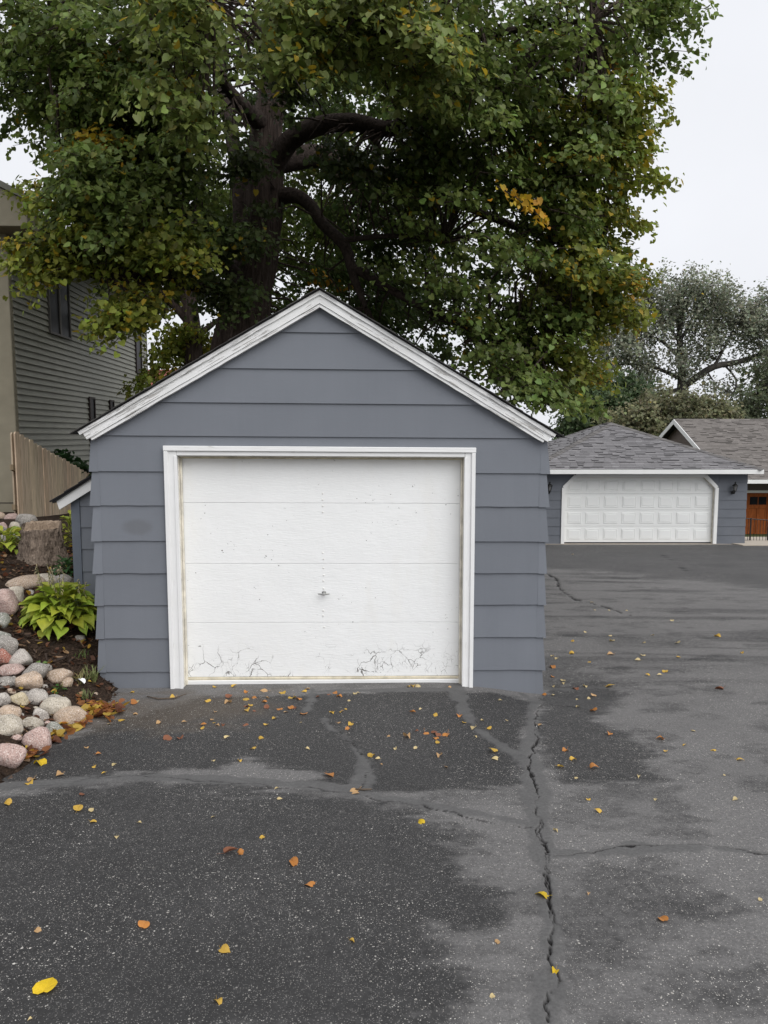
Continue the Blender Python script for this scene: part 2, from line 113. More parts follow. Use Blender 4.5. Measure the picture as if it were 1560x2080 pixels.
def empty(name, loc, rz=0.0):
    o = bpy.data.objects.new(name, None)
    o.empty_display_size = 0.2
    col.objects.link(o)
    o.location = loc
    o.rotation_euler = (0, 0, rz)
    return o

def link_mesh(name, me, mat, parent=None):
    if mat is not None and not me.materials: me.materials.append(mat)
    o = bpy.data.objects.new(name, me)
    col.objects.link(o)
    if parent is not None: o.parent = parent
    return o

class MB:
    """collects faces, builds one mesh object"""
    def __init__(s, warp=None): s.v = []; s.f = []; s.warp = warp; s.c = []
    def add(s, verts, faces, colr=None):
        b = len(s.v); s.v += [tuple(p) for p in verts]; s.f += [tuple(i + b for i in f) for f in faces]
        if colr is not None: s.c += [colr] * len(verts)
        return s
    def box(s, x0, x1, y0, y1, z0, z1, **k):
        return s.add([(x0,y0,z0),(x1,y0,z0),(x1,y1,z0),(x0,y1,z0),(x0,y0,z1),(x1,y0,z1),(x1,y1,z1),(x0,y1,z1)],
                     [(0,3,2,1),(4,5,6,7),(0,1,5,4),(1,2,6,5),(2,3,7,6),(3,0,4,7)], **k)
    def hexa(s, p, **k):   # 8 points: bottom ring then top ring
        return s.add(p, [(0,3,2,1),(4,5,6,7),(0,1,5,4),(1,2,6,5),(2,3,7,6),(3,0,4,7)], **k)
    def prism(s, poly, y0, y1, **k):    # poly in (x,z), counter-clockwise from the front, extruded in y
        n = len(poly)
        v = [(a, y0, b) for a, b in poly] + [(a, y1, b) for a, b in poly]
        f = [tuple(range(n)), tuple(range(2*n-1, n-1, -1))] + [(i, i+n, (i+1) % n + n, (i+1) % n) for i in range(n)]
        return s.add(v, f, **k)
    def tube(s, pts, rad, sides=8, cap=True, **k):
        v, f = tube_geo(pts, rad, sides, cap)
        return s.add(v, f, **k)
    def build(s, name, mat, parent=None, bevel=0.0, smooth=False):
        v = [s.warp(*p) for p in s.v] if s.warp else s.v
        me = bpy.data.meshes.new(name)
        me.from_pydata(v, [], s.f); me.update()
        if s.c:
            a = me.color_attributes.new('Col', 'FLOAT_COLOR', 'POINT')
            a.data.foreach_set('color', np.array([(*c, 1.0) for c in s.c], dtype=np.float32).ravel())
        if bevel > 0:
            bm = bmesh.new(); bm.from_mesh(me)
            bmesh.ops.bevel(bm, geom=bm.edges[:] , offset=bevel, segments=1, affect='EDGES', clamp_overlap=True)
            bm.to_mesh(me); bm.free()
        if smooth:
            me.polygons.foreach_set('use_smooth', [True] * len(me.polygons))
        return link_mesh(name, me, mat, parent)

def tube_geo(pts, rad, sides=8, cap=True, wob=0.0, seed=0):
    P = [Vector(p[:3]) for p in pts]
    n = len(P)
    if not hasattr(rad, '__len__'): rad = [rad] * n
    v = []; f = []
    t0 = (P[1] - P[0]).normalized()
    up = Vector((0, 0, 1)) if abs(t0.z) < .9 else Vector((1, 0, 0))
    a = t0.cross(up).normalized()
    for i in range(n):
        t = (P[min(i+1, n-1)] - P[max(i-1, 0)]).normalized()
        a = (a - t * a.dot(t)).normalized()
        b = t.cross(a)
        for k in range(sides):
            an = 2 * math.pi * k / sides
            r = rad[i]
            if wob:
                r *= 1 + wob * (mnoise.noise((math.cos(an) * 2.6 + seed, math.sin(an) * 2.6, i * .07)) + .6 * mnoise.noise((math.cos(an) * 7 + seed, math.sin(an) * 7, i * .05)))
            v.append(P[i] + (a * math.cos(an) + b * math.sin(an)) * r)
    for i in range(n - 1):
        for k in range(sides):
            k2 = (k + 1) % sides
            f.append((i*sides + k, i*sides + k2, (i+1)*sides + k2, (i+1)*sides + k))
    if cap:
        f.append(tuple(range(sides - 1, -1, -1)))
        f.append(tuple((n-1)*sides + k for k in range(sides)))
    return v, f

def smooth_path(pts, step):
    """Catmull-Rom through (x,y,z,r) points"""
    P = [np.array(p, float) for p in pts]
    P = [2*P[0]-P[1]] + P + [2*P[-1]-P[-2]]
    out = []
    for i in range(1, len(P) - 2):
        L = np.linalg.norm(P[i+1][:3] - P[i][:3]); m = max(2, int(L / step))
        for k in range(m):
            t = k / m
            out.append(.5 * ((2*P[i]) + (-P[i-1]+P[i+1])*t + (2*P[i-1]-5*P[i]+4*P[i+1]-P[i+2])*t*t + (-P[i-1]+3*P[i]-3*P[i+1]+P[i+2])*t**3))
    out.append(P[-2])
    for o in out: o[3] = max(o[3], .008)
    return out

def np_mesh(name, verts, loops, sizes, mat, parent=None, cols=None, smooth=False):
    me = bpy.data.meshes.new(name)
    nv = len(verts); npoly = len(sizes)
    me.vertices.add(nv); me.vertices.foreach_set('co', np.asarray(verts, dtype=np.float32).ravel())
    me.loops.add(len(loops)); me.loops.foreach_set('vertex_index', np.asarray(loops, dtype=np.int32))
    me.polygons.add(npoly)
    starts = np.concatenate([[0], np.cumsum(sizes)[:-1]]).astype(np.int32)
    me.polygons.foreach_set('loop_start', starts)
    if smooth: me.polygons.foreach_set('use_smooth', np.ones(npoly, dtype=bool))
    me.update(calc_edges=True)
    if cols is not None:
        a = me.color_attributes.new('Col', 'FLOAT_COLOR', 'POINT')
        c4 = np.ones((nv, 4), dtype=np.float32); c4[:, :3] = cols
        a.data.foreach_set('color', c4.ravel())
    return link_mesh(name, me, mat, parent)

def grid_mesh(name, xs, ys, Z, mat, parent=None, smooth=True):
    X, Y = np.meshgrid(xs, ys)
    v = np.stack([X.ravel(), Y.ravel(), Z.ravel()], 1)
    nx, ny = len(xs), len(ys)
    i = np.arange((ny-1)*(nx-1)); r = i // (nx-1); c = i % (nx-1); b = r*nx + c
    loops = np.stack([b, b+1, b+nx+1, b+nx], 1).ravel()
    return np_mesh(name, v, loops, np.full(len(i), 4), mat, parent, smooth=smooth)

def vnoise(x, y, seed=0):
    """smooth 2D value noise, numpy, range -1..1"""
    xi = np.floor(x).astype(np.int64); yi = np.floor(y).astype(np.int64)
    fx = x - xi; fy = y - yi
    fx = fx*fx*(3-2*fx); fy = fy*fy*(3-2*fy)
    def h(a, b):
        n = (a * 374761393 + b * 668265263 + seed * 974711) & 0x7fffffff
        n = ((n ^ (n >> 13)) * 1274126177) & 0x7fffffff
        n = (n ^ (n >> 16)) & 0xffff
        return n / 32767.5 - 1
    return (h(xi, yi)*(1-fx) + h(xi+1, yi)*fx)*(1-fy) + (h(xi, yi+1)*(1-fx) + h(xi+1, yi+1)*fx)*fy
def fbm(x, y, s, oct=4, seed=0):
    t = 0; a = 1; n = 0
    for k in range(oct):
        t = t + a * vnoise(x * s, y * s, seed + k); n += a; a *= .5; s *= 2.03
    return t / n

# ---------------------------------------------------------------- materials
def new_mat(name):
    m = bpy.data.materials.new(name); m.use_nodes = True
    nt = m.node_tree
    for n in list(nt.nodes): nt.nodes.remove(n)
    out = nt.nodes.new('ShaderNodeOutputMaterial')
    return m, nt, out
def N(nt, typ, ins=None, **props):
    n = nt.nodes.new(typ)
    for k, v in props.items(): setattr(n, k, v)
    for k, v in (ins or {}).items():
        if isinstance(v, bpy.types.NodeSocket): nt.links.new(v, n.inputs[k])
        else: n.inputs[k].default_value = v
    return n
def coords(nt, scale=(1, 1, 1), kind='Object', rot=(0, 0, 0)):
    tc = N(nt, 'ShaderNodeTexCoord')
    return N(nt, 'ShaderNodeMapping', {'Vector': tc.outputs[kind], 'Scale': scale, 'Rotation': rot}).outputs[0]
def noise(nt, vec, scale, detail=4, rough=.55, dist=0.0):
    return N(nt, 'ShaderNodeTexNoise', {'Vector': vec, 'Scale': scale, 'Detail': detail, 'Roughness': rough, 'Distortion': dist}).outputs[0]
def ramp(nt, fac, stops, interp='LINEAR'):
    n = N(nt, 'ShaderNodeValToRGB', {'Fac': fac}); cr = n.color_ramp; cr.interpolation = interp
    while len(cr.elements) < len(stops): cr.elements.new(.5)
    for e, (p, c) in zip(cr.elements, stops):
        e.position = p; e.color = (*c, 1) if hasattr(c, '__len__') else (c, c, c, 1)
    return n.outputs[0]
def mix(nt, fac, a, b, mode='MIX'):
    n = N(nt, 'ShaderNodeMix', data_type='RGBA', blend_type=mode)
    for i, v in ((0, fac), (6, a), (7, b)):
        if isinstance(v, bpy.types.NodeSocket): nt.links.new(v, n.inputs[i])
        else: n.inputs[i].default_value = (*v, 1) if (hasattr(v, '__len__') and len(v) == 3) else v
    return n.outputs[2]
def math_n(nt, op, a, b=0.0, clamp=False):
    n = N(nt, 'ShaderNodeMath', operation=op, use_clamp=clamp)
    for i, v in ((0, a), (1, b)):
        if isinstance(v, bpy.types.NodeSocket): nt.links.new(v, n.inputs[i])
        else: n.inputs[i].default_value = v
    return n.outputs[0]
def smoothstep(nt, v, a, b):
    return N(nt, 'ShaderNodeMapRange', {'Value': v, 'From Min': a, 'From Max': b}, interpolation_type='SMOOTHSTEP', clamp=True).outputs[0]
def finish(nt, out, color, rough=.7, bump=None, bstr=.3, bdist=.01, spec=.35, metal=0.0):
    b = N(nt, 'ShaderNodeBsdfPrincipled', {'Roughness': rough, 'Specular IOR Level': spec, 'Metallic': metal})
    if isinstance(color, bpy.types.NodeSocket): nt.links.new(color, b.inputs['Base Color'])
    else: b.inputs['Base Color'].default_value = (*color, 1)
    if bump is not None:
        bn = N(nt, 'ShaderNodeBump', {'Height': bump, 'Strength': bstr, 'Distance': bdist})
        nt.links.new(bn.outputs[0], b.inputs['Normal'])
    nt.links.new(b.outputs[0], out.inputs[0])
    return b

def m_simple(name, c, rough=.7, var=.12, scale=8, bstr=.15, bdist=.004, spec=.35, metal=0.0, stretch=(1, 1, 1)):
    m, nt, out = new_mat(name)
    v = coords(nt, stretch)
    n1 = noise(nt, v, scale, 5)
    lo = tuple(x * (1 - var) for x in c); hi = tuple(min(1, x * (1 + var)) for x in c)
    finish(nt, out, ramp(nt, n1, [(.3, lo), (.7, hi)]), rough, noise(nt, v, scale * 6, 4), bstr, bdist, spec, metal)
    return m

def m_siding():
    m, nt, out = new_mat('grey_blue_paint')
    v = coords(nt)
    oi = N(nt, 'ShaderNodeObjectInfo')
    big = noise(nt, v, 1.7, 4)
    streak = noise(nt, coords(nt, (30, 30, 1.2)), 1.0, 3)
    base = ramp(nt, big, [(.25, (.158, .170, .193)), (.75, (.174, .186, .210))])
    base = mix(nt, .07, base, ramp(nt, streak, [(.3, (.13, .147, .178)), (.7, (.19, .208, .243))]))
    rv = math_n(nt, 'MULTIPLY_ADD', oi.outputs['Random'], .10); rv.node.inputs[2].default_value = .95
    base = mix(nt, 1.0, base, N(nt, 'ShaderNodeCombineColor', {0: rv, 1: rv, 2: rv}).outputs[0], 'MULTIPLY')
    # greasy smudge beside the door
    tc = N(nt, 'ShaderNodeTexCoord')
    mp = N(nt, 'ShaderNodeMapping', {'Vector': tc.outputs['Object'], 'Location': (1.55 * 6.5, 0, -1.43 * 12), 'Scale': (6.5, 0, 12)})
    ln = N(nt, 'ShaderNodeVectorMath', {0: mp.outputs[0]}, operation='LENGTH').outputs['Value']
    ln = math_n(nt, 'ADD', ln, math_n(nt, 'MULTIPLY', noise(nt, v, 14, 3), .5))
    sm = smoothstep(nt, ln, 1.3, .75)
    base = mix(nt, math_n(nt, 'MULTIPLY', sm, .38), base, (.105, .105, .108))
    # tiny scuffs
    sp = smoothstep(nt, noise(nt, v, 55, 2), .77, .80)
    base = mix(nt, math_n(nt, 'MULTIPLY', sp, .5), base, (.3, .3, .31))
    finish(nt, out, base, .62, noise(nt, coords(nt, (3, 3, 14)), 9, 5), .18, .004, .3)
    return m

def m_door():
    m, nt, out = new_mat('old_white_door_paint')
    v = coords(nt)
    tc = N(nt, 'ShaderNodeTexCoord')
    z = N(nt, 'ShaderNodeSeparateXYZ', {0: tc.outputs['Object']}).outputs[2]
    warp = N(nt, 'ShaderNodeTexNoise', {'Vector': v, 'Scale': 6.0, 'Detail': 4.0})
    wv = N(nt, 'ShaderNodeVectorMath', {0: warp.outputs['Color'], 1: (.16, .16, .16)}, operation='MULTIPLY').outputs[0]
    dv = N(nt, 'ShaderNodeVectorMath', {0: v, 1: wv}, operation='ADD').outputs[0]
    def cells(scale, thr, stretch=(1, 1, 1)):
        mp = N(nt, 'ShaderNodeMapping', {'Vector': dv, 'Scale': stretch}).outputs[0]
        vo = N(nt, 'ShaderNodeTexVoronoi', {'Vector': mp, 'Scale': scale}, feature='DISTANCE_TO_EDGE').outputs[0]
        w = math_n(nt, 'MULTIPLY', noise(nt, v, 9, 3), thr)
        return math_n(nt, 'LESS_THAN', vo, math_n(nt, 'SUBTRACT', w, thr * .33))
    low = smoothstep(nt, z, .42, .16)
    patch = smoothstep(nt, noise(nt, coords(nt, (1.6, 1, 1.0)), 2.4, 4), .45, .60)
    c1 = math_n(nt, 'MULTIPLY', cells(6.5, .070), math_n(nt, 'MULTIPLY', low, patch), True)
    c2 = math_n(nt, 'MULTIPLY', cells(17.0, .07, (1.3, 1, .7)), math_n(nt, 'MULTIPLY', smoothstep(nt, z, .30, .14), smoothstep(nt, noise(nt, v, 3.1, 3), .47, .57)), True)
    chips = math_n(nt, 'MULTIPLY', smoothstep(nt, noise(nt, coords(nt, (1, 1, 1.6)), 34, 2), .715, .735), smoothstep(nt, noise(nt, v, 1.6, 3), .46, .60))
    wear = math_n(nt, 'MAXIMUM', math_n(nt, 'MAXIMUM', c1, math_n(nt, 'MULTIPLY', c2, .8)), chips)
    base = ramp(nt, noise(nt, v, 1.4, 5), [(.3, (.845, .85, .845)), (.7, (.885, .89, .885))])
    base = mix(nt, math_n(nt, 'MULTIPLY', smoothstep(nt, noise(nt, coords(nt, (1, 1, .25)), 5, 4), .55, .75), .25), base, (.80, .78, .73))
    base = mix(nt, wear, base, (.11, .10, .09))
    grain = noise(nt, coords(nt, (1.2, 1, 9)), 16, 5)
    blob = noise(nt, v, 7, 3)
    h = math_n(nt, 'SUBTRACT', math_n(nt, 'ADD', math_n(nt, 'MULTIPLY', grain, .7), math_n(nt, 'MULTIPLY', blob, 1.2)), wear)
    finish(nt, out, base, .55, h, .55, .006, .35)
    return m

def m_weathered(name, grey=.24, thr=.56, white=.80):
    """white paint lifting off in flakes along the grain; local x runs along the board"""
    m, nt, out = new_mat(name)
    tc = N(nt, 'ShaderNodeTexCoord')
    def mp(s): return N(nt, 'ShaderNodeMapping', {'Vector': tc.outputs['Object'], 'Scale': s}).outputs[0]
    g1 = noise(nt, mp((2.5, 60, 60)), 1.6, 6, .65, .4)
    g2 = noise(nt, mp((7, 130, 130)), 1.0, 4, .6, .3)
    area = noise(nt, mp((2.2, 6, 6)), 1.5, 3)
    f = smoothstep(nt, math_n(nt, 'ADD', g1, math_n(nt, 'MULTIPLY', math_n(nt, 'SUBTRACT', area, .5), .45)), thr, thr + .05)
    f2 = smoothstep(nt, g2, .70, .74)
    fl = math_n(nt, 'MAXIMUM', math_n(nt, 'MULTIPLY', f, .8), math_n(nt, 'MULTIPLY', f2, .7))
    base = ramp(nt, noise(nt, mp((3, 3, 3)), 2, 4), [(.3, (white*.95, white*.95, white*.94)), (.7, (white, white, white))])
    base = mix(nt, fl, base, (grey, grey * .95, grey * .88))
    h = math_n(nt, 'ADD', math_n(nt, 'MULTIPLY', g1, .5), math_n(nt, 'MULTIPLY', fl, -.6))
    finish(nt, out, base, .7, h, .6, .008, .3)
    return m

def m_asphalt():
    m, nt, out = new_mat('asphalt')
    v = coords(nt)
    def at(n): return N(nt, 'ShaderNodeAttribute', attribute_name=n).outputs['Fac']
    wet, seal, crack, dirt = at('wet'), at('seal'), at('crack'), at('dirt')
    n1 = noise(nt, v, 2.2, 6, .6)
    n2 = noise(nt, v, 75, 4, .7)
    n3 = noise(nt, v, 11, 5, .65)
    dry = ramp(nt, n1, [(.25, (.102, .098, .098)), (.75, (.142, .137, .136))])
    dry = mix(nt, .45, dry, ramp(nt, n2, [(.30, (.050, .049, .048)), (.68, (.225, .219, .215))]))
    drk = ramp(nt, n3, [(.3, (.019, .0186, .0192)), (.7, (.030, .0295, .030))])
    drk = mix(nt, .35, drk, ramp(nt, n2, [(.32, (.013, .013, .013)), (.7, (.062, .061, .061))]))
    slc = ramp(nt, n3, [(.3, (.082, .080, .080)), (.7, (.104, .102, .101))])
    edge = math_n(nt, 'MULTIPLY', wet, math_n(nt, 'SUBTRACT', 1.0, wet))
    grit = math_n(nt, 'SUBTRACT', math_n(nt, 'ADD', math_n(nt, 'MULTIPLY', noise(nt, v, 26, 5, .7), .7), math_n(nt, 'MULTIPLY', n2, .3)), .5)
    wet2 = math_n(nt, 'ADD', wet, math_n(nt, 'MULTIPLY', math_n(nt, 'MULTIPLY', edge, grit), 9.0), True)
    base = mix(nt, wet2, dry, drk)
    slc = mix(nt, .28, slc, ramp(nt, n2, [(.32, (.04, .04, .04)), (.7, (.17, .168, .165))]))
    base = mix(nt, math_n(nt, 'MULTIPLY', dirt, math_n(nt, 'ADD', math_n(nt, 'MULTIPLY', n3, .6), .45), True), base, (.085, .066, .048))
    # light stones worn free of the binder
    def specks(scale, keep, size, vec=v):
        vo = N(nt, 'ShaderNodeTexVoronoi', {'Vector': vec, 'Scale': scale, 'Randomness': 1.0}, feature='F1')
        rnd = N(nt, 'ShaderNodeSeparateColor', {0: vo.outputs['Color']}).outputs
        on = math_n(nt, 'GREATER_THAN', rnd[0], keep)
        r = math_n(nt, 'MULTIPLY', rnd[1], size)
        return math_n(nt, 'MULTIPLY', math_n(nt, 'LESS_THAN', vo.outputs['Distance'], r), on), rnd[2]
    notseal = math_n(nt, 'SUBTRACT', 1.0, seal, True)
    dens = smoothstep(nt, noise(nt, v, 1.3, 3), .30, .62)
    s1, t1 = specks(140, .64, .40)
    s2, t2 = specks(64, .92, .34)
    s3, t3 = specks(210, .52, .46)
    sc = ramp(nt, t1, [(0, (.22, .20, .18)), (.5, (.42, .40, .37)), (1, (.60, .58, .54))])
    k = math_n(nt, 'MULTIPLY', math_n(nt, 'MAXIMUM', s1, s2), math_n(nt, 'MULTIPLY', notseal, math_n(nt, 'ADD', math_n(nt, 'MULTIPLY', dens, .75), .25)))
    base = mix(nt, k, base, sc)
    base = mix(nt, math_n(nt, 'MULTIPLY', math_n(nt, 'MULTIPLY', s3, notseal), .6), base, (.27, .26, .25))
    base = mix(nt, math_n(nt, 'MULTIPLY', seal, math_n(nt, 'ADD', math_n(nt, 'MULTIPLY', n3, .5), .62), True), base, slc)
    base = mix(nt, crack, base, (.012, .011, .011))
    rough = N(nt, 'ShaderNodeMapRange', {'Value': wet, 'To Min': .92, 'To Max': .72}).outputs[0]
    h = math_n(nt, 'MULTIPLY', n2, math_n(nt, 'ADD', math_n(nt, 'MULTIPLY', notseal, .7), .3))
    b = finish(nt, out, base, .9, h, .55, .006, .25)
    nt.links.new(rough, b.inputs['Roughness'])
    return m

def m_rock():
    m, nt, out = new_mat('granite')
    v = coords(nt)
    oi = N(nt, 'ShaderNodeObjectInfo')
    off = N(nt, 'ShaderNodeVectorMath', {0: v, 1: oi.outputs['Location']}, operation='ADD').outputs[0]
    sp = noise(nt, off, 130, 3, .7)
    blot = noise(nt, off, 14, 5, .6)
    c = mix(nt, 1.0, oi.outputs['Color'], ramp(nt, blot, [(.25, (.62, .60, .58)), (.75, (1.15, 1.13, 1.1))]), 'MULTIPLY')
    c = mix(nt, math_n(nt, 'MULTIPLY', smoothstep(nt, sp, .56, .62), .8), c, (.66, .62, .57))
    c = mix(nt, math_n(nt, 'MULTIPLY', smoothstep(nt, sp, .43, .37), .8), c, (.07, .06, .06))
    finish(nt, out, c, .85, noise(nt, off, 30, 5), .6, .02, .3)
    return m

def m_leaf(name, obj_color=False, trans=.32, rough=.45):
    m, nt, out = new_mat(name)
    if obj_color: c = N(nt, 'ShaderNodeObjectInfo').outputs['Color']
    else: c = N(nt, 'ShaderNodeAttribute', attribute_name='Col').outputs['Color']
    if obj_color:
        n1 = noise(nt, coords(nt), 45, 4)
        c = mix(nt, 1.0, c, ramp(nt, n1, [(.3, (.66, .62, .58)), (.62, (1.08, 1.08, 1.08))]), 'MULTIPLY')
    p = N(nt, 'ShaderNodeBsdfPrincipled', {'Base Color': c, 'Roughness': rough, 'Specular IOR Level': .35})
    t = N(nt, 'ShaderNodeBsdfTranslucent', {'Color': c})
    mx = N(nt, 'ShaderNodeMixShader', {0: trans, 1: p.outputs[0], 2: t.outputs[0]})
    nt.links.new(mx.outputs[0], out.inputs[0])
    return m

def m_bark(name, c1, c2, sc=(11, 11, 1.6)):
    m, nt, out = new_mat(name)
    n1 = noise(nt, coords(nt, sc), 1.6, 6, .62, .6)
    n2 = noise(nt, coords(nt), 40, 4)
    c = ramp(nt, n1, [(.32, c1), (.62, c2)])
    c = mix(nt, .25, c, ramp(nt, n2, [(.3, c1), (.7, c2)]))
    finish(nt, out, c, .95, n1, .9, .05, .15)
    return m

def m_shingle():
    m, nt, out = new_mat('asphalt_shingle')
    c = N(nt, 'ShaderNodeAttribute', attribute_name='Col').outputs['Color']
    n2 = noise(nt, coords(nt), 90, 3, .7)
    c = mix(nt, 1.0, c, ramp(nt, n2, [(.3, (.75, .75, .75)), (.7, (1.2, 1.2, 1.2))]), 'MULTIPLY')
    finish(nt, out, c, .95, n2, .3, .004, .15)
    return m

def m_wood(name, use_obj=True, c=(.3, .2, .1), sc=(20, 20, 1.2), lo=.55, hi=1.15):
    m, nt, out = new_mat(name)
    oi = N(nt, 'ShaderNodeObjectInfo')
    v = N(nt, 'ShaderNodeVectorMath', {0: coords(nt, sc), 1: oi.outputs['Location']}, operation='ADD').outputs[0]
    n1 = noise(nt, v, 1.5, 6, .6, 1.2)
    base = oi.outputs['Color'] if use_obj else N(nt, 'ShaderNodeRGB').outputs[0]
    if not use_obj: base.default_value = (*c, 1)
    cc = mix(nt, 1.0, base, ramp(nt, n1, [(.3, (lo, lo*.97, lo*.93)), (.68, (hi, hi, hi))]), 'MULTIPLY')
    knot = smoothstep(nt, noise(nt, coords(nt, (3, 3, 2)), 3, 2), .70, .78)
    cc = mix(nt, math_n(nt, 'MULTIPLY', knot, .5), cc, (.10, .075, .05))
    finish(nt, out, cc, .85, n1, .35, .006, .2)
    return m

def m_mulch():
    m, nt, out = new_mat('bark_mulch')
    v = coords(nt)
    n1 = noise(nt, N(nt, 'ShaderNodeMapping', {'Vector': v, 'Scale': (1.6, 1, 1)}).outputs[0], 38, 5, .7, .8)
    c = ramp(nt, n1, [(.3, (.012, .008, .006)), (.5, (.040, .026, .018)), (.72, (.11, .072, .050))])
    finish(nt, out, c, .95, n1, 1.0, .03, .15)
    return m

def m_glass_dark(name='dark_window_glass'):
    m, nt, out = new_mat(name)
    finish(nt, out, ramp(nt, noise(nt, coords(nt), 3, 3), [(.35, (.006, .006, .007)), (.7, (.016, .016, .017))]), .35, None, spec=.08)
    return m

def m_ground():
    m, nt, out = new_mat('lawn_ground')
    n1 = noise(nt, coords(nt), 1.2, 6, .6)
    n2 = noise(nt, coords(nt), 30, 4, .7)
    c = mix(nt, .5, ramp(nt, n1, [(.3, (.035, .055, .018)), (.7, (.075, .085, .030))]), ramp(nt, n2, [(.3, (.025, .04, .012)), (.7, (.09, .10, .04))]))
    finish(nt, out, c, .95, n2, .8, .03, .15)
    return m

M = dict(
    siding=m_siding(), door=m_door(), rake=m_weathered('flaking_white_paint', .36, .575, .84), casing=m_weathered('white_casing_paint', .45, .71, .82),
    white=m_simple('white_trim_paint', (.80, .80, .79), .5, .03, 3), jamb=m_simple('stained_jamb_paint', (.70, .66, .57), .75, .25, 9, .3),
    seal=m_simple('stained_bottom_seal', (.62, .56, .43), .7, .22, 14, .3), steel=m_simple('dull_steel', (.34, .34, .33), .42, .15, 60, metal=.85),
    bolt=m_simple('painted_bolt', (.76, .75, .72), .5, .1, 60), caulk=m_simple('crumbling_mortar', (.62, .60, .55), .9, .2, 40, .6, .01),
    concrete=m_simple('pale_concrete', (.42, .37, .31), .9, .15, 5, .35), core=m_simple('tar_paper', (.03, .03, .032), .9),
    asphalt=m_asphalt(), rock=m_rock(), leaf=m_leaf('tree_leaf', False, .42, .5), leaf1=m_leaf('single_leaf', True, .2, .55), leafback=m_leaf('far_leaf', False, .42, .6),
    bark=m_bark('linden_bark', (.014, .010, .009), (.110, .082, .070), (17, 17, 1.5)), limbbark=m_bark('linden_limb_bark', (.020, .015, .013), (.070, .053, .046), (9, 9, 7)), oakbark=m_bark('oak_bark', (.03, .028, .026), (.10, .09, .08), (4, 4, 1)),
    stump=m_bark('stump_bark', (.085, .062, .048), (.36, .285, .225), (34, 34, 9)), cut=m_wood('cut_stump_wood', False, (.30, .23, .17), (14, 14, 14)),
    shingle=m_shingle(), fence=m_wood('weathered_fence_wood'), carriage=m_wood('stained_cedar', False, (.30, .085, .022), (9, 9, 1.2), .6, 1.2),
    mulch=m_mulch(), glass=m_glass_dark(), ground=m_ground(), lap=m_simple('olive_grey_vinyl', (.275, .272, .230), .6, .10, 2.5, .1, .002, stretch=(1, 1, 4)),
    laptrim=m_simple('olive_trim', (.15, .145, .12), .6), stucco=m_simple('tan_stucco', (.285, .255, .190), .95, .10, 3, .5, .004),
    darktrim=m_simple('dark_green_gutter', (.020, .028, .028), .45, .2, 3), brownframe=m_simple('dark_brown_frame', (.03, .021, .019), .6),
    winframe=m_simple('bronze_window_frame', (.085, .078, .070), .55), soffit=m_simple('dark_soffit', (.03, .026, .022), .8),
    iron=m_simple('black_iron', (.012, .012, .012), .45, .2, 30), lampglass=m_simple('lantern_glass', (.16, .16, .16), .1, .3, 20, spec=.6),
    brownsid=m_simple('brown_siding', (.125, .098, .085), .7, .1, 3), twig=m_simple('dry_twig', (.10, .075, .055), .9, .3, 40),
    farwhite=m_simple('white_steel_door', (.80, .81, .80), .5, .02, 2, .05), rust=m_simple('red_shingle', (.20, .075, .065), .95),
    grass=m_leaf('grass_blade', True, .25, .6), chip=m_simple('paper_scrap', (.75, .75, .75), .8), hose=m_simple('grey_hose', (.17, .17, .16), .6),
    farsid=m_simple('far_garage_siding', (.130, .141, .163), .62, .06, 3, .12, .003),  # darker than the near garage siding
    post=m_simple('grey_blue_post', (.125, .142, .172), .62, .08, 5),
)

# ---------------------------------------------------------------- the lie of the land
G0, SL = -.01, .07
def plane_z(x, y): return G0 - SL * y
def ground_z(x, y):
    return G0 - SL * y - .095 * np.exp(-(((x - 1.5) / .55) ** 2 + ((y - 6.4) / .45) ** 2))
def rise_z(x, y):
    dx = -2.34 - x
    v = .33 * dx + np.where(dx > 0, .185 * np.maximum(0, y - 5.6), 0) * np.clip(dx / .3, 0, 1)
    vp = np.maximum(v, 0)
    return np.where(v > 0, vp / (1 + (vp / 1.3) ** 3) ** (1/3), v)
def bed_z(x, y): return plane_z(x, y) + rise_z(np.asarray(x, float), np.asarray(y, float))
def bz(x, y): return float(bed_z(x, y))
def gz(x, y): return float(ground_z(x, y))

# ground sheet out to the horizon
xs = np.concatenate([[-700, -300, -120, -60, -35], np.linspace(-22, 40, 32), [60, 120, 300, 700]])
ys = np.concatenate([[-300, -100, -40, -15, -5], np.linspace(0, 48, 49), [60, 90, 160, 300, 900]])
X, Y = np.meshgrid(xs, ys)
Zg = G0 - SL * np.clip(Y, -2, 34) - .12 - .02 * np.clip(Y - 34, 0, 40)
tag(grid_mesh('ground', xs, ys, Zg, M['ground']), kind='structure')

# driveway: fine mesh where cracks are real grooves
def seg_dist(X, Y, pts, wid=None):
    """distance to a polyline and the interpolated half width at the nearest point"""
    best = np.full(X.shape, 1e9); bw = np.zeros(X.shape)
    for i in range(len(pts) - 1):
        (x0, y0), (x1, y1) = pts[i], pts[i+1]
        dx, dy = x1-x0, y1-y0; L = dx*dx + dy*dy + 1e-9
        t = np.clip(((X-x0)*dx + (Y-y0)*dy) / L, 0, 1)
        d = np.hypot(X - x0 - t*dx, Y - y0 - t*dy)
        k = d < best
        best = np.where(k, d, best)
        if wid is not None: bw = np.where(k, wid[i]*(1-t) + wid[i+1]*t, bw)
    return best, bw
def poly_sd(X, Y, pts):
    inside = np.zeros(X.shape, bool); n = len(pts)
    for i in range(n):
        (x0, y0), (x1, y1) = pts[i], pts[(i+1) % n]
        if y0 == y1: continue
        c = ((y0 > Y) != (y1 > Y)) & (X < (x1-x0) * (Y-y0) / (y1-y0) + x0)
        inside ^= c
    d, _ = seg_dist(X, Y, list(pts) + [pts[0]])
    return np.where(inside, -d, d)
def sstep(v, a, b):
    t = np.clip((v - a) / (b - a), 0, 1); return t*t*(3-2*t)

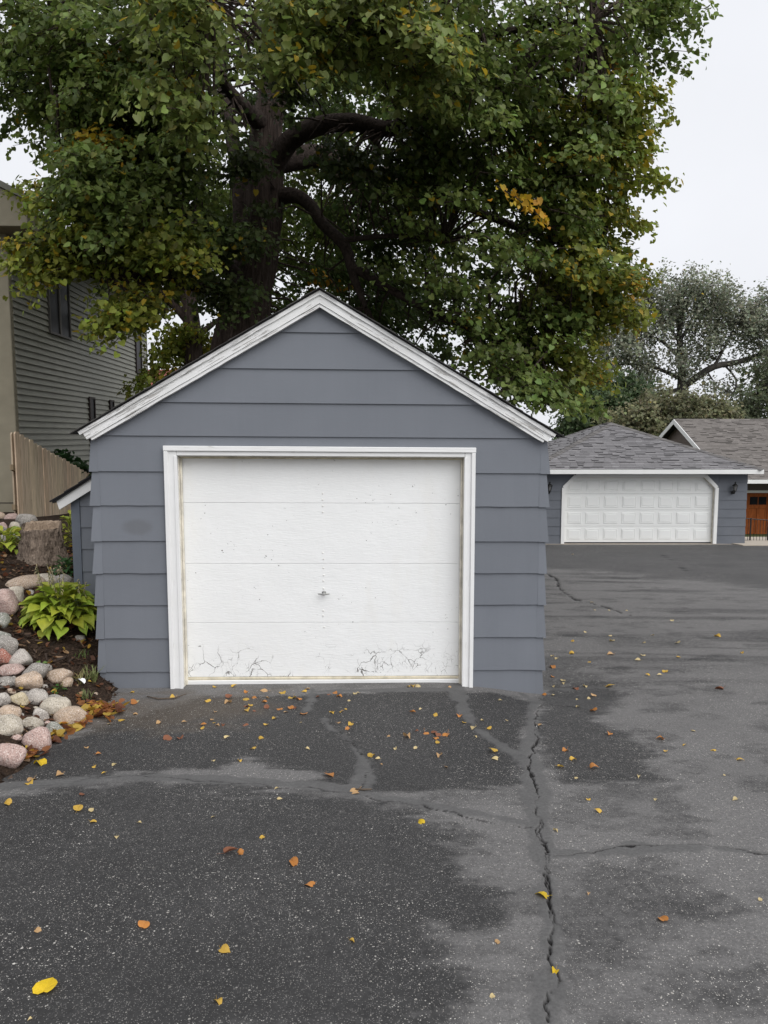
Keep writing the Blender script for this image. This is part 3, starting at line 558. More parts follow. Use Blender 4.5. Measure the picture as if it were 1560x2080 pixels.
def spaced(breaks):
    out = []
    for a, b, s in breaks: out.append(np.arange(a, b, s))
    return np.concatenate(out + [[breaks[-1][1]]])
xs = spaced([(-9, -2.7, .7), (-2.7, -1.6, .03), (-1.6, .4, .0125), (.4, 1.4, .0045), (1.4, 2.4, .0125), (2.4, 5, .03), (5, 12, .12), (12, 16, .5)])
ys = spaced([(-4, 1.9, .3), (1.9, 3.2, .0125), (3.2, 3.6, .005), (3.6, 3.85, .0125), (3.85, 4.4, .005), (4.4, 6.45, .0125), (6.45, 9, .03), (9, 14, .06), (14, 22.95, .15)])
X, Y = np.meshgrid(xs, ys)
Z = ground_z(X, Y)
jig = fbm(X, Y, 5.0, 4, 3)
jig2 = fbm(X, Y, 22.0, 3, 11)
jig4 = fbm(X, Y, 55.0, 2, 19)
jig5 = fbm(X * .5, Y * 1.6, 14.0, 4, 29)
wet = np.zeros_like(X)
for pts, amt, soft in DARKS:
    d = poly_sd(X, Y, pts) + (jig * .16 + jig2 * .05) * min(1.0, soft * 9)
    streak = fbm(X * .35, Y * 2.6, 4.0, 4, 23)
    wet = np.maximum(wet, amt * sstep(-d + streak * soft * 1.3 + jig5 * .10, -soft - .03, soft * .8 + .03))
wet = np.clip(wet + .10 * fbm(X, Y, 1.7, 4, 5), 0, 1)
tyre = sstep(fbm(X * .16, Y * 1.6 + X * .12, 2.6, 5, 77), .06, .42) * sstep(Y, 5.8, 7.5) * .55
mott = sstep(fbm(X * .7, Y * 1.3, 4.5, 5, 101), .10, .45) * (.30 + .15 * sstep(X, .6, 1.5))
wet = np.clip(np.maximum(wet, tyre) + mott * (1 - wet), 0, 1)
seal = np.zeros_like(X)
for pts, wid in SEALS:
    d, w = seg_dist(X, Y, pts, wid)
    seal = np.maximum(seal, sstep(d + jig * .045 + jig2 * .03, w * .9 + .012, w * .9 - .018))
crack = np.zeros_like(X)
for pts, w, dep in CRACKS:
    d, _ = seg_dist(X + fbm(X, Y, 9, 4, 31) * .04 + jig4 * .012, Y + fbm(X, Y, 9, 4, 57) * .04, pts)
    ww = w * (.78 + 1.8 * fbm(X, Y, 8, 3, 91))
    k = sstep(d, ww + .004, ww - .002)
    Z -= dep * k
    crack = np.maximum(crack, sstep(d, ww + .0025, ww - .002))
dirt = sstep(poly_sd(X, Y, [(-2.3, 5.95), (-1.0, 6.15), (-.75, 5.75), (-1.1, 5.35), (-1.8, 5.15), (-2.4, 5.2)]) + jig * .35, .25, -.25) * .75
dirt = np.maximum(dirt, .6 * sstep(np.abs(Y - 6.18 - .04 * X) + jig * .12, .14, .0) * (X > -2.6) * (X < -1.6))
Z += seal * .004 + .004 * fbm(X, Y, 1.1, 3, 9)
drive = grid_mesh('driveway', xs, ys, Z, M['asphalt'])
for nm, arr in (('wet', wet), ('seal', seal), ('crack', crack), ('dirt', dirt)):
    a = drive.data.attributes.new(nm, 'FLOAT', 'POINT'); a.data.foreach_set('value', arr.ravel().astype(np.float32))
tag(drive, kind='structure')

# planted bank left of the garage
xs = np.concatenate([np.arange(-14, -5.5, .25), np.arange(-5.5, -1.98, .045)])
ys = np.concatenate([np.arange(1, 3.5, .25), np.arange(3.5, 11, .045), np.arange(11, 30, .3)])
X, Y = np.meshgrid(xs, ys)
edge = .10 * fbm(X, Y, 2.5, 3, 41)
Zb = plane_z(X, Y) + rise_z(X + edge, Y) + .012 + .02 * fbm(X, Y, 7, 4, 8) + .012 * np.abs(fbm(X, Y, 28, 2, 15))
tag(grid_mesh('garden_bank', xs, ys, Zb, M['mulch']), kind='structure')

# concrete pad and stoop right of the far garage
b = MB()
for i in range(3):
    for j in range(2):
        x0 = 10.9 + i * 1.5; y0 = 22.2 + j * 1.9
        z = plane_z(0, y0)
        b.hexa([(x0, y0, z-.2), (x0+1.48, y0, z-.2), (x0+1.48, y0+1.88, z-.33), (x0, y0+1.88, z-.33),
                (x0, y0, z+.03), (x0+1.48, y0, z+.03), (x0+1.48, y0+1.88, z-.10), (x0, y0+1.88, z-.10)])
tag(b.build('pavement', M['concrete']), kind='structure')

# ---------------------------------------------------------------- the near garage
GB = -.46
garage = empty('garage', (-.557, 6.345, GB), R(2.2))
tag(garage, 'small gabled single garage with blue-grey shingle siding and peeling white rake boards', 'garage')
def gw(u, v, z): return (u, v, z - GB - .007 * u)          # settled a little to the right
def GMB(): return MB(gw)
UL, UR = -1.915, 1.965
CO = [1.738, 1.436, 1.146, .841, .56, .28, -.013, -.311, -.70]
DEEP = 5.9
# shell
b = GMB()
b.box(UL + .012, -1.215, .0, .12, -.8, 1.70); b.box(1.262, UR - .012, .0, .12, -.8, 1.70)
b.prism([(UL + .012, 1.59), (UR - .012, 1.59), (UR - .012, 1.72), (.02, 2.86), (UL + .012, 1.72)], .002, .118)
b.box(UL + .012, UL + .12, .12, DEEP, -.9, 1.70); b.box(UR - .12, UR - .012, .12, DEEP, -.9, 1.70)
b.prism([(UL + .012, -.95), (UR - .012, -.95), (UR - .012, 1.72), (.02, 2.86), (UL + .012, 1.72)], DEEP, DEEP + .1)
b.build('wall', M['core'], garage)
# siding: every board its own slab, bottom edge proud
def board(u0, u1, z0, z1, name='siding_board', pr=.024, parent=garage, jit=.002, v0=0.0, mat=None):
    b = GMB(); n = 5
    js = [random.uniform(-jit, jit) for _ in range(n + 1)]; jp = [random.uniform(-.002, .003) for _ in range(n + 1)]
    top = []; vv = []
    for i in range(n + 1):
        u = u0 + (u1 - u0) * i / n
        vv += [(u, v0 - pr - jp[i], z0 + js[i]), (u, v0 - .006, z0 + js[i]), (u, v0 - .006, z1), (u, v0 - .010, z1)]
    f = []
    for i in range(n):
        a = i * 4; c = a + 4
        f += [(a, c, c+3, a+3), (a+1, c+1, c, a), (a+2, c+2, c+1, a+1), (a+3, c+3, c+2, a+2)]
    f += [(0, 3, 2, 1), (n*4, n*4+1, n*4+2, n*4+3)]
    b.add(vv, f)
    return b.build(name, mat or M['siding'], parent)
for i in range(1, len(CO) - 1):
    z1, z0 = CO[i], CO[i + 1]
    board(UL + .052, -1.302, z0, z1 + .012); board(1.338, UR - .052, z0, z1 + .012)
# the board that the door head cuts into
b = GMB()
for (a0, a1, z0) in ((UL + .052, -1.302, CO[1]), (-1.302, 1.338, 1.648), (1.338, UR - .052, CO[1])):
    z1 = CO[0] + .012
    pr = .024 if z0 < 1.6 else .016
    b.hexa([(a0, -pr, z0), (a1, -pr, z0), (a1, -.006, z0), (a0, -.006, z0), (a0, -.010, z1), (a1, -.010, z1), (a1, -.006, z1), (a0, -.006, z1)])
b.build('siding_board', M['siding'], garage)
# gable boards
RK = lambda u: 2.88 - .584 * abs(u - .022)
GZ = [1.738, 2.020, 2.307, 2.610, 2.87]
for i in range(4):
    z0, z1 = GZ[i], GZ[i + 1] + .012
    w0 = (2.88 - z0) / .584; w1 = max(.0, (2.88 - z1) / .584)
    b = GMB(); c = .022
    b.hexa([(c-w0, -.024, z0), (c+w0, -.024, z0), (c+w0, -.006, z0), (c-w0, -.006, z0), (c-w1-.001, -.010, z1), (c+w1+.001, -.010, z1), (c+w1+.001, -.006, z1), (c-w1-.001, -.006, z1)])
    b.build('siding_board', M['siding'], garage)
# corner caps, one to a course, flaring outwards at the foot
for s, U in ((-1, UL), (1, UR)):
    for i in range(0, len(CO) - 1):
        z1, z0 = CO[i] + .006, CO[i + 1] - .004
        if i == 0: z1 = 1.715
        o0 = .020 + random.uniform(0, .012); o1 = .004
        du = s
        b = GMB(); w = .054 + random.uniform(-.004, .006)
        q = lambda a: a
        lo, hi = (U + du * o0), (U + du * o1); inn = U - du * w
        A = [(inn, -.0265, z0), (lo, -.0265 - .004, z0), (lo, .07, z0), (inn, .0, z0), (inn, -.0115, z1), (hi, -.0115, z1), (hi, .07, z1), (inn, .0, z1)]
        if s < 0: A = [A[1], A[0], A[3], A[2], A[5], A[4], A[7], A[6]]
        b.hexa(A)
        b.build('corner_cap', M['siding'], garage)
# side walls, board by board
for s, U in ((-1, UL), (1, UR)):
    for i in range(0, len(CO) - 1):
        z1, z0 = CO[i] + .012, CO[i + 1]
        if i == 0: z1 = 1.70
        b = GMB()
        a, c = U + s * .014, U - s * .002
        x0, x1 = U - s * .010, U - s * .010
        pts = [(U - s*.010, .072, z0), (a, .072, z0), (a, DEEP + .08, z0), (U - s*.010, DEEP + .08, z0), (U - s*.010, .072, z1), (c, .072, z1), (c, DEEP + .08, z1), (U - s*.010, DEEP + .08, z1)]
        if s < 0: pts = [pts[1], pts[0], pts[3], pts[2], pts[5], pts[4], pts[7], pts[6]]
        b.hexa(pts); b.build('siding_board', M['siding'], garage)
# rake boards with mouldings; local x runs down the slope
def rake_piece(side, off, width, thick, v0, L, name, jit=.0015, mat='rake', start=0.0):
    me_b = MB(); n = 26
    vv = []; f = []
    for i in range(n + 1):
        x = start + (L - start) * i / n
        j = random.uniform(-jit, jit); j2 = random.uniform(-jit, jit); j3 = random.uniform(-.001, .001)
        cut = 0.0
        for (yy, zz) in ((v0 + j3, -off + j2), (v0 + thick, -off + j2), (v0 + thick, -off - width + j), (v0 + j3, -off - width + j)):
            # plumb cut at the ridge, square cut at the eave
            xx = x
            if i == 0: xx = x - zz * .584
            vv.append((xx, yy, zz))
    for i in range(n):
        a = i * 4; c = a + 4
        f += [(a, a+3, c+3, c), (a+3, a+2, c+2, c+3), (a+2, a+1, c+1, c+2), (a+1, a, c, c+1)]
    f += [(0, 1, 2, 3), (n*4+3, n*4+2, n*4+1, n*4)]
    me_b.add(vv, f)
    o = me_b.build(name, M[mat], garage)
    ang = math.atan(.584)
    # shear of the settled frame taken into the slope of each side
    aL = math.atan(.584 - .007); aR = math.atan(.584 + .007)
    if side > 0: o.rotation_euler = (0, aR, 0)
    else: o.rotation_euler = (0, aL, math.pi)
    o.location = (.021, 0, 2.942 - GB)
    return o
for s in (-1, 1):
    # for the left side the piece is turned half round, so its front is at +y in its own frame
    sg = 1 if s > 0 else -1
    def rp(off, w, v_front, v_back, L, name, **k):
        if s > 0: rake_piece(s, off, w, v_back - v_front, v_front, L, name, **k)
        else: rake_piece(s, off, w, v_back - v_front, -v_back, L, name, **k)
    rp(.000, .030, -.098, -.030, 2.325, 'rake_moulding', jit=.0022)
    rp(.030, .058, -.083, -.030, 2.30, 'rake_board', jit=.001)
    rp(.0895, .024, -.074, -.024, 2.27, 'rake_bead', jit=.0018)
# roof: sheathing and shingle courses
def roof_side(s):
    b = GMB()
    L = 2.04
    z_ap = 2.943
    x1 = .021 + s * L; z1 = z_ap - .584 * L
    t = .012
    pts = [(.021, -.102, z_ap), (x1, -.102, z1), (x1, DEEP + .25, z1), (.021, DEEP + .25, z_ap), (.021, -.102, z_ap + t), (x1, -.102, z1 + t), (x1, DEEP + .25, z1 + t), (.021, DEEP + .25, z_ap + t)]
    if s < 0: pts = [pts[1], pts[0], pts[3], pts[2], pts[5], pts[4], pts[7], pts[6]]
    b.hexa(pts)
    rf = b.build('roof', M['core'], garage)
    n = 17
    for k in range(n):
        c = MB(gw); t0 = L + .03 - (k) * L / n; t1 = max(t0 - L / n - .05, 0.0)
        for q in range(22):
            y0 = -.125 + random.uniform(-.010, .012) if q == 0 else -.12 + q * (DEEP + .4) / 22
            y1 = -.12 + (q + 1) * (DEEP + .4) / 22 - .006
            za, zb = z_ap + t - .584 * t0, z_ap + t - .584 * t1
            lift = .009 + random.uniform(0, .005)
            P = [(.021 + s*t0, y0, za + .001), (.021 + s*t0, y1, za + .001), (.021 + s*t1, y1, zb + .001), (.021 + s*t1, y0, zb + .001)]
            T = [(.021 + s*t0, y0, za + lift), (.021 + s*t0, y1, za + lift), (.021 + s*t1, y1, zb + .004), (.021 + s*t1, y0, zb + .004)]
            if s < 0: P = P[::-1]; T = T[::-1]
            g = random.uniform(.04, .075)
            c.hexa(P + T, colr=(g, g * .96, g * .93))
        c.build('shingle_course', M['shingle'], rf)
roof_side(-1); roof_side(1)

# door casing
def casing(name, u0, u1, z0, z1, v0, v1, bevel=.004, mat='casing', vert=True):
    """its own frame: local x along the piece"""
    b = MB(); L = (z1 - z0) if vert else (u1 - u0); W = (u1 - u0) if vert else (z1 - z0)
    b.box(0, L, v0, v1, -W/2, W/2)
    o = b.build(name, M[mat], garage, bevel=bevel)
    uc = (u0 + u1) / 2
    if vert:
        o.location = (uc, 0, z0 - GB - .007 * uc); o.rotation_euler = (0, -math.pi/2, 0)
    else:
        o.location = (u0, 0, (z0 + z1)/2 - GB - .007 * u0); o.rotation_euler = (0, math.atan(.007), 0)
    return o
casing('door_casing', -1.302, -1.202, -.486, 1.6465, -.042, .02)
casing('door_casing', 1.252, 1.338, -.492, 1.6465, -.042, .02)
casing('door_casing', -1.2005, 1.2505, 1.572, 1.6465, -.041, .02, vert=False)
casing('casing_bead', -1.306, -1.272, -.476, 1.61, -.056, -.0425, .003)
casing('casing_bead', 1.308, 1.342, -.484, 1.61, -.056, -.0425, .003)
casing('casing_bead', -1.308, 1.345, 1.612, 1.655, -.058, -.0425, .003, vert=False)
casing('casing_bead', -1.222, -1.196, -.470, 1.570, -.0495, -.0425, .002)
casing('casing_bead', 1.247, 1.268, -.476, 1.570, -.0495, -.0425, .002)
# jambs, stops
def gbox(name, mat, *a, bevel=0.0, parent=garage):
    b = GMB(); b.box(*a); return b.build(name, M[mat], parent, bevel=bevel)
gbox('jamb', 'jamb', -1.2145, -1.198, .022, .16, -.50, 1.575)
gbox('jamb', 'jamb', 1.248, 1.2615, .022, .16, -.50, 1.575)
gbox('jamb', 'jamb', -1.196, 1.246, .022, .16, 1.560, 1.588)
gbox('door_stop', 'jamb', -1.196, -1.183, .060, .092, -.46, 1.556, bevel=.002)
gbox('door_stop', 'jamb', 1.233, 1.246, .060, .092, -.47, 1.556, bevel=.002)
gbox('door_stop', 'seal', -1.182, 1.232, .060, .092, 1.546, 1.558, bevel=.002)
# sectional door
ZS = [1.580, 1.160, .622, .092, -.402]
for i in range(4):
    b = GMB(); n = 14
    z1, z0 = ZS[i] - .0010, ZS[i+1] + .0010
    b.box(-1.190, 1.240, .100, .142, z0, z1)
    b.build('door_section', M['door'], garage, bevel=.0022)
gbox('bottom_seal', 'seal', -1.192, 1.242, .088, .140, -.426, -.4045, bevel=.004)
gbox('bottom_rail', 'casing', -1.192, 1.242, .078, .140, -.466, -.4275, bevel=.004)
# T handle
def lathe(b, prof, c, axis='y', seg=16):
    v = []; f = []
    for (r, t) in prof:
        for k in range(seg):
            a = 2*math.pi*k/seg
            v.append((c[0] + r*math.cos(a), c[1] + t, c[2] + r*math.sin(a)) if axis == 'y' else (c[0] + r*math.cos(a), c[1] + r*math.sin(a), c[2] + t))
    n = len(prof)
    for i in range(n-1):
        for k in range(seg): f.append((i*seg+k, (i+1)*seg+k, (i+1)*seg+(k+1) % seg, i*seg+(k+1) % seg) if axis == 'y' else (i*seg+k, i*seg+(k+1) % seg, (i+1)*seg+(k+1) % seg, (i+1)*seg+k))
    f.append(tuple(range(seg)) if axis == 'y' else tuple(range(seg-1, -1, -1)))
    f.append(tuple((n-1)*seg + k for k in (range(seg-1, -1, -1) if axis == 'y' else range(seg))))
    b.add(v, f)
hz = .362 - GB
b = MB(); lathe(b, [(.019, .0985), (.019, .095), (.015, .090), (.009, .088)], (.029, 0, hz))
hd = b.build('door_handle', M['steel'], garage, smooth=False)
b = MB(); b.tube([(.029, .09, hz), (.029, .050, hz)], .0075, 10); b.build('handle_shaft', M['steel'], hd)
b = MB(); b.tube([(-.024, .046, hz + .001), (-.012, .044, hz), (.010, .043, hz - .002), (.029, .042, hz - .002), (.048, .043, hz - .002), (.070, .044, hz), (.082, .046, hz + .001)], [.003, .006, .0065, .011, .0065, .006, .003], 10)
b.build('handle_grip', M['steel'], hd, smooth=True)
for z in (1.245, 1.19, 1.135, 1.08, .72, .665, .585, .52, .47, .40, .20, .155, .05):
    b = MB(); lathe(b, [(.008, .101), (.008, .0965), (.004, .094)], (.024 + random.uniform(-.004, .004), 0, z - GB), seg=8)
    b.build('bolt_head', M['bolt'], garage)
# foot of the wall: ragged mortar line
b = GMB(); vv = []; f = []
us = np.linspace(1.34, UR + .012, 34)
for i, u in enumerate(us):
    t = (u - 1.34) / (UR - 1.34)
    zt = -.497 - .012 * t - .085 * t * t + random.uniform(-.005, .005) + .007 * u
    w = .014 + random.uniform(-.005, .006)
    vv += [(u, -.040 - random.uniform(0, .01), zt - w - .012), (u, -.033, zt), (u, .0, zt), (u, .0, zt - .1)]
for i in range(len(us) - 1):
    a = i*4; c = a + 4
    f += [(a, c, c+1, a+1), (a+1, c+1, c+2, a+2), (a+3, c+3, c, a)]
b.add(vv, f); b.build('mortar_joint', M['caulk'], garage)

# lean-to against the left wall
LU, LV = -2.475, .97
b = GMB()
lz = lambda u: 1.105 + (u + 2.60) * .64
b.prism([(LU + .01, -.4), (UL - .03, -.4), (UL - .03, lz(UL - .03) - .10), (LU + .01, lz(LU) - .10)], LV + .012, LV + 2.2)
lean = b.build('lean_to', M['core'], garage)
LZ = [1.36, 1.045, .835, .62, .395, .165, -.06, -.40]
for i in range(7):
    z1, z0 = LZ[i] + (.008 if i else 0), LZ[i + 1]
    b = GMB(); u0, u1 = LU + .085, UL - .035
    if i == 0:
        b.prism([(u0, z0), (u1, z0), (u1, lz(u1) - .09), (u0, lz(u0) - .09)], LV - .012, LV + .010)
    else:
        b.hexa([(u0, LV - .014, z0), (u1, LV - .014, z0), (u1, LV + .01, z0), (u0, LV + .01, z0), (u0, LV - .002, z1), (u1, LV - .002, z1), (u1, LV + .01, z1), (u0, LV + .01, z1)])
    b.build('siding_board', M['siding'], lean)
gbox('corner_post', 'post', LU, LU + .083, LV - .022, LV + .06, -.4, lz(LU + .04) - .09, parent=lean)
b = GMB(); u0, u1 = LU - .115, UL - .03
b.prism([(u0 + .025, lz(u0) - .11 + .015), (u1, lz(u1) - .125), (u1, lz(u1) - .015), (u0, lz(u0) - .015)], LV - .075, LV - .045)
b.build('fascia_board', M['white'], lean)
b = GMB(); b.prism([(u0 - .03, lz(u0 - .03) - .013), (u1, lz(u1) - .013), (u1, lz(u1) + .006), (u0 - .03, lz(u0 - .03) + .006)], LV - .10, LV + 2.3)
b.build('roof', M['core'], lean)
for k in range(4):
    b = GMB(); a0 = u0 - .05 + k * .14; a1 = a0 + .19
    b.prism([(a0, lz(a0) + .007 + .004), (a1, lz(a1) + .007), (a1, lz(a1) + .012), (a0, lz(a0) + .026)], LV - .115 - .004 * (k % 2), LV + 2.3)
    ob = b.build('shingle_course', M['core'], lean)

# ---------------------------------------------------------------- house on the left
HA = math.atan(-.0436)
house = empty('house', (-7.14, 14.5, .1), -HA)
tag(house, 'two-storey house with olive-grey lap siding and tan stucco corner, behind the fence', 'house')
# local frame: x to the right of the wall, y along the wall away from the camera, z up from .1
HL = 9.3
b = MB(); b.box(-6, -.012, .02, HL, -1.5, 6.0); b.build('wall', M['laptrim'], house)
nb = 46
for k in range(nb):
    z0 = -.2 + k * .127; z1 = z0 + .131
    b = MB(); b.hexa([(-.010, .02, z0), (.030, .02, z0), (.030, HL, z0), (-.010, HL, z0), (-.010, .02, z1), (-.004, .02, z1), (-.004, HL, z1), (-.010, HL, z1)])
    b.build('lap_board', M['lap'], house)
b = MB(); b.box(-.02, .026, HL, HL + .09, -.6, 5.68); b.build('corner_trim', M['laptrim'], house)
def house_window(y0, y1, z0, z1, mull=False, fr='winframe'):
    t = .045
    w = MB(); w.box(-.004, .060, y0, y1, z1 - t, z1).box(-.004, .066, y0 - .01, y1 + .01, z0, z0 + t).box(-.004, .060, y0, y0 + t, z0 + t, z1 - t).box(-.004, .060, y1 - t, y1, z0 + t, z1 - t)
    if mull: w.box(-.004, .060, (y0+y1)/2 - .04, (y0+y1)/2 + .04, z0 + t, z1 - t)
    o = w.build('window', M[fr], house)
    if mull:
        for a, c in ((y0 + t, (y0+y1)/2 - .04), ((y0+y1)/2 + .04, y1 - t)):
            p = MB(); p.box(0, .038, a, c, z0 + t, z1 - t); p.build('pane', M['glass'], o)
    else:
        p = MB(); p.box(0, .038, y0 + t, y1 - t, z0 + t, z1 - t); p.build('pane', M['glass'], o)
house_window(1.66, 2.86, 3.85, 5.25, True)
house_window(8.05, 8.65, 3.55, 5.05, False, 'brownframe')
house_window(3.90, 4.30, .55, 2.62, False, 'brownframe')
house_window(5.45, 5.80, 1.0, 2.62, False, 'brownframe')
b = MB(); b.box(-6, .62, .03, HL + .45, 5.62, 5.66); b.build('soffit', M['soffit'], house)
b = MB(); b.box(.60, .73, -.2, HL + .5, 5.64, 5.80); b.build('gutter', M['darktrim'], house, bevel=.02)
b = MB(); b.add([(.70, -.2, 5.82), (.70, HL + .5, 5.82), (-4, HL + .5, 8.1), (-4, -.2, 8.1), (.70, -.2, 5.76), (.70, HL + .5, 5.76), (-4, HL + .5, 8.04), (-4, -.2, 8.04)], [(0, 1, 2, 3), (7, 6, 5, 4), (0, 4, 5, 1), (1, 5, 6, 2), (2, 6, 7, 3), (3, 7, 4, 0)])
b.build('roof', M['core'], house)
b = MB(); b.box(-5, .012, -.12, .018, -1.5, 5.55); b.build('stucco_corner', M['stucco'], house, bevel=.012)
b = MB(); b.box(-5, .016, -.128, -.121, .345, .36); b.build('control_joint', M['soffit'], house)
b = MB(); b.prism([(-5, 5.45), (.62, 5.45), (.62, 5.90), (-5, 8.7)], -.62, .015)
b.build('stucco_gable', M['stucco'], house, bevel=.01)
b = MB(); b.prism([(-5, 8.70), (.72, 5.86), (.72, 5.97), (-5, 8.84)], -.70, .02)
b.build('rake_trim', M['laptrim'], house)

# ---------------------------------------------------------------- picket fence beside the house
fence = empty('picket_fence', (-6.0, 12.0, .3), 0)
tag(fence, 'weathered tan wooden privacy fence stepping down between house and garage', 'fence')
fc = [(.70, .54, .39), (.68, .55, .41), (.70, .57, .42), (.74, .61, .44), (.71, .59, .43), (.68, .55, .41)]
y = 0.05; k = 0
while y < 4.2:
    top = 1.83 - .285 * y + random.uniform(-.012, .012) - .3 + .3
    w = .148
    b = MB(); z0 = -.3 - .2 * y; z1 = top - .3
    x0, x1 = (-.012, .012)
    b.add([(x0, y, z0), (x1, y, z0), (x1, y+w, z0), (x0, y+w, z0),
           (x0, y, z1-.035), (x1, y, z1-.035), (x1, y+w, z1-.035), (x0, y+w, z1-.035),
           (x0, y+.03, z1), (x1, y+.03, z1), (x1, y+w-.03, z1), (x0, y+w-.03, z1)],
          [(0,3,2,1), (0,1,5,4), (1,2,6,5), (2,3,7,6), (3,0,4,7), (4,5,9,8), (5,6,10,9), (6,7,11,10), (7,4,8,11), (8,9,10,11)])
    o = b.build('picket', M['fence'], fence); o.location = (random.uniform(-.006, .006), 0, 0)
    gg = random.uniform(.85, 1.1); o.color = (*[c * gg for c in fc[k % len(fc)]], 1)
    # the boards on the other face of the fence
    b2 = o.copy(); col.objects.link(b2); b2.parent = fence; b2.location = (-.10, .085, -.01 + random.uniform(-.01, .01))
    b2.color = (*[c * .8 for c in fc[(k + 2) % len(fc)]], 1)
    y += .158; k += 1
for zr in (.25, .9):
    b = MB(); b.hexa([(-.075, 0, zr), (-.025, 0, zr), (-.025, 4.2, zr - 1.15), (-.075, 4.2, zr - 1.15), (-.075, 0, zr + .09), (-.025, 0, zr + .09), (-.025, 4.2, zr - 1.06), (-.075, 4.2, zr - 1.06)])
    o = b.build('rail', M['fence'], fence); o.color = (.3, .23, .15, 1)

# ---------------------------------------------------------------- shingled roofs of the far buildings
def shingles(name, parent, o, e, s, poly, expo, tabw, base, var, mat='shingle'):
    """o eave corner, e along the eave, s up the slope, poly in (a,b)"""
    o, e, s = Vector(o), Vector(e).normalized(), Vector(s).normalized(); n = e.cross(s).normalized()
    if n.z < 0: n = -n
    mb = MB(); bmax = max(p[1] for p in poly); k = 0
    def span(bv):
        xs_ = []
        for i in range(len(poly)):
            (a0, b0), (a1, b1) = poly[i], poly[(i+1) % len(poly)]
            if (b0 <= bv < b1) or (b1 <= bv < b0): xs_.append(a0 + (a1-a0)*(bv-b0)/(b1-b0))
        return (min(xs_), max(xs_)) if len(xs_) >= 2 else None
    bv = 0.0
    while bv < bmax - .02:
        sp = span(bv + .01)
        if sp:
            a = sp[0] - random.uniform(0, tabw)
            while a < sp[1]:
                w = tabw * random.uniform(.6, 1.5)
                a0, a1 = max(a, sp[0]), min(a + w - .004, sp[1])
                if a1 - a0 > .02:
                    thick = random.choice((.008, .008, .008, .026))
                    c = random.choice((.86, .95, 1.0, 1.05, 1.1)) * random.uniform(1 - var, 1 + var)
                    cc = tuple(min(1, x * c) for x in base)
                    top = bv + expo + .02
                    sp2 = span(min(top, bmax - .005)) or sp
                    c0, c1 = max(a0, sp2[0]), min(a1, sp2[1])
                    if c1 < c0: c0 = c1 = (c0 + c1) / 2
                    p = [o + e*a0 + s*bv + n*.001, o + e*a1 + s*bv + n*.001, o + e*c1 + s*top + n*.001, o + e*c0 + s*top + n*.001,
                         o + e*a0 + s*bv + n*(thick+.008), o + e*a1 + s*bv + n*(thick+.008), o + e*c1 + s*top + n*.006, o + e*c0 + s*top + n*.006]
                    mb.add(p, [(4,5,6,7), (1,2,6,5), (3,0,4,7)], colr=cc)
                    mb.add([p[0], p[1], p[5], p[4]], [(0,1,2,3)], colr=tuple(x * .40 for x in base))  # shadow line under the tab put into the colour of its lower edge
                a += w
        bv += expo; k += 1
    ob = mb.build(name, M[mat], parent); ob['kind'] = 'stuff'
    return ob

# ---------------------------------------------------------------- far double garage
FZ = -1.60
fg = empty('garage', (7.97, 22.95, FZ))
tag(fg, 'low hip-roofed double garage with white panelled door beyond the asphalt', 'garage')
FW0, FW1 = 4.66 - 7.97, 11.30 - 7.97
EV = .72 - FZ                       # eave height
D0, D1 = 5.64 - 7.97, 10.30 - 7.97  # door opening
DH = 2.08; CL = .34
b = MB()
b.box(FW0 + .01, D0 - .02, .0, .15, -.4, EV - .02); b.box(D1 + .02, FW1 - .01, .0, .15, -.4, EV - .02); b.box(D0 - .02, D1 + .02, .0, .15, DH + .02, EV - .02)
b.add([(D0 - .02, .001, DH - CL), (D0 + CL, .001, DH + .02), (D0 - .02, .001, DH + .02), (D0 - .02, .14, DH - CL), (D0 + CL, .14, DH + .02), (D0 - .02, .14, DH + .02)], [(0,1,2), (3,5,4), (0,3,4,1)])
b.add([(D1 + .02, .001, DH - CL), (D1 - CL, .001, DH + .02), (D1 + .02, .001, DH + .02), (D1 + .02, .14, DH - CL), (D1 - CL, .14, DH + .02), (D1 + .02, .14, DH + .02)], [(0,2,1), (3,4,5), (0,1,4,3)])
b.box(FW0 + .01, FW0 + .15, .15, 7, -.4, EV - .02); b.box(FW1 - .15, FW1 - .01, .15, 7, -.4, EV - .02); b.box(FW0, FW1, 7, 7.1, -.4, EV - .02)
b.build('wall', M['post'], fg)
z = -.28; k = 0
while z < EV - .03:
    z1 = min(z + .275, EV - .02)
    for a0, a1 in ((FW0, D0 - .12), (D1 + .12, FW1)):
        b = MB(); b.hexa([(a0, -.022, z), (a1, -.022, z), (a1, -.002, z), (a0, -.002, z), (a0, -.008, z1 + .008), (a1, -.008, z1 + .008), (a1, -.002, z1 + .008), (a0, -.002, z1 + .008)])
        b.build('siding_board', M['farsid'], fg)
    for s, U in ((-1, FW0), (1, FW1)):
        b = MB(); pts = [(U, .0, z), (U + s*.02, .0, z), (U + s*.02, 7, z), (U, 7, z), (U, .0, z1), (U + s*.006, .0, z1), (U + s*.006, 7, z1), (U, 7, z1)]
        if s < 0: pts = [pts[1], pts[0], pts[3], pts[2], pts[5], pts[4], pts[7], pts[6]]
        b.hexa(pts); b.build('siding_board', M['farsid'], fg)
    z += .275
# spandrel boards beside the clipped corners
b = MB(); b.box(D0 - .12, D1 + .12, -.010, -.002, DH + .09, EV - .02)
b.prism([(D0 - .119, DH - CL + .05), (D0 + CL, DH + .089), (D0 - .119, DH + .089)], -.010, -.002)
b.prism([(D1 + .119, DH - CL + .05), (D1 + .119, DH + .089), (D1 - CL, DH + .089)], -.010, -.002)
b.build('siding_board', M['farsid'], fg)
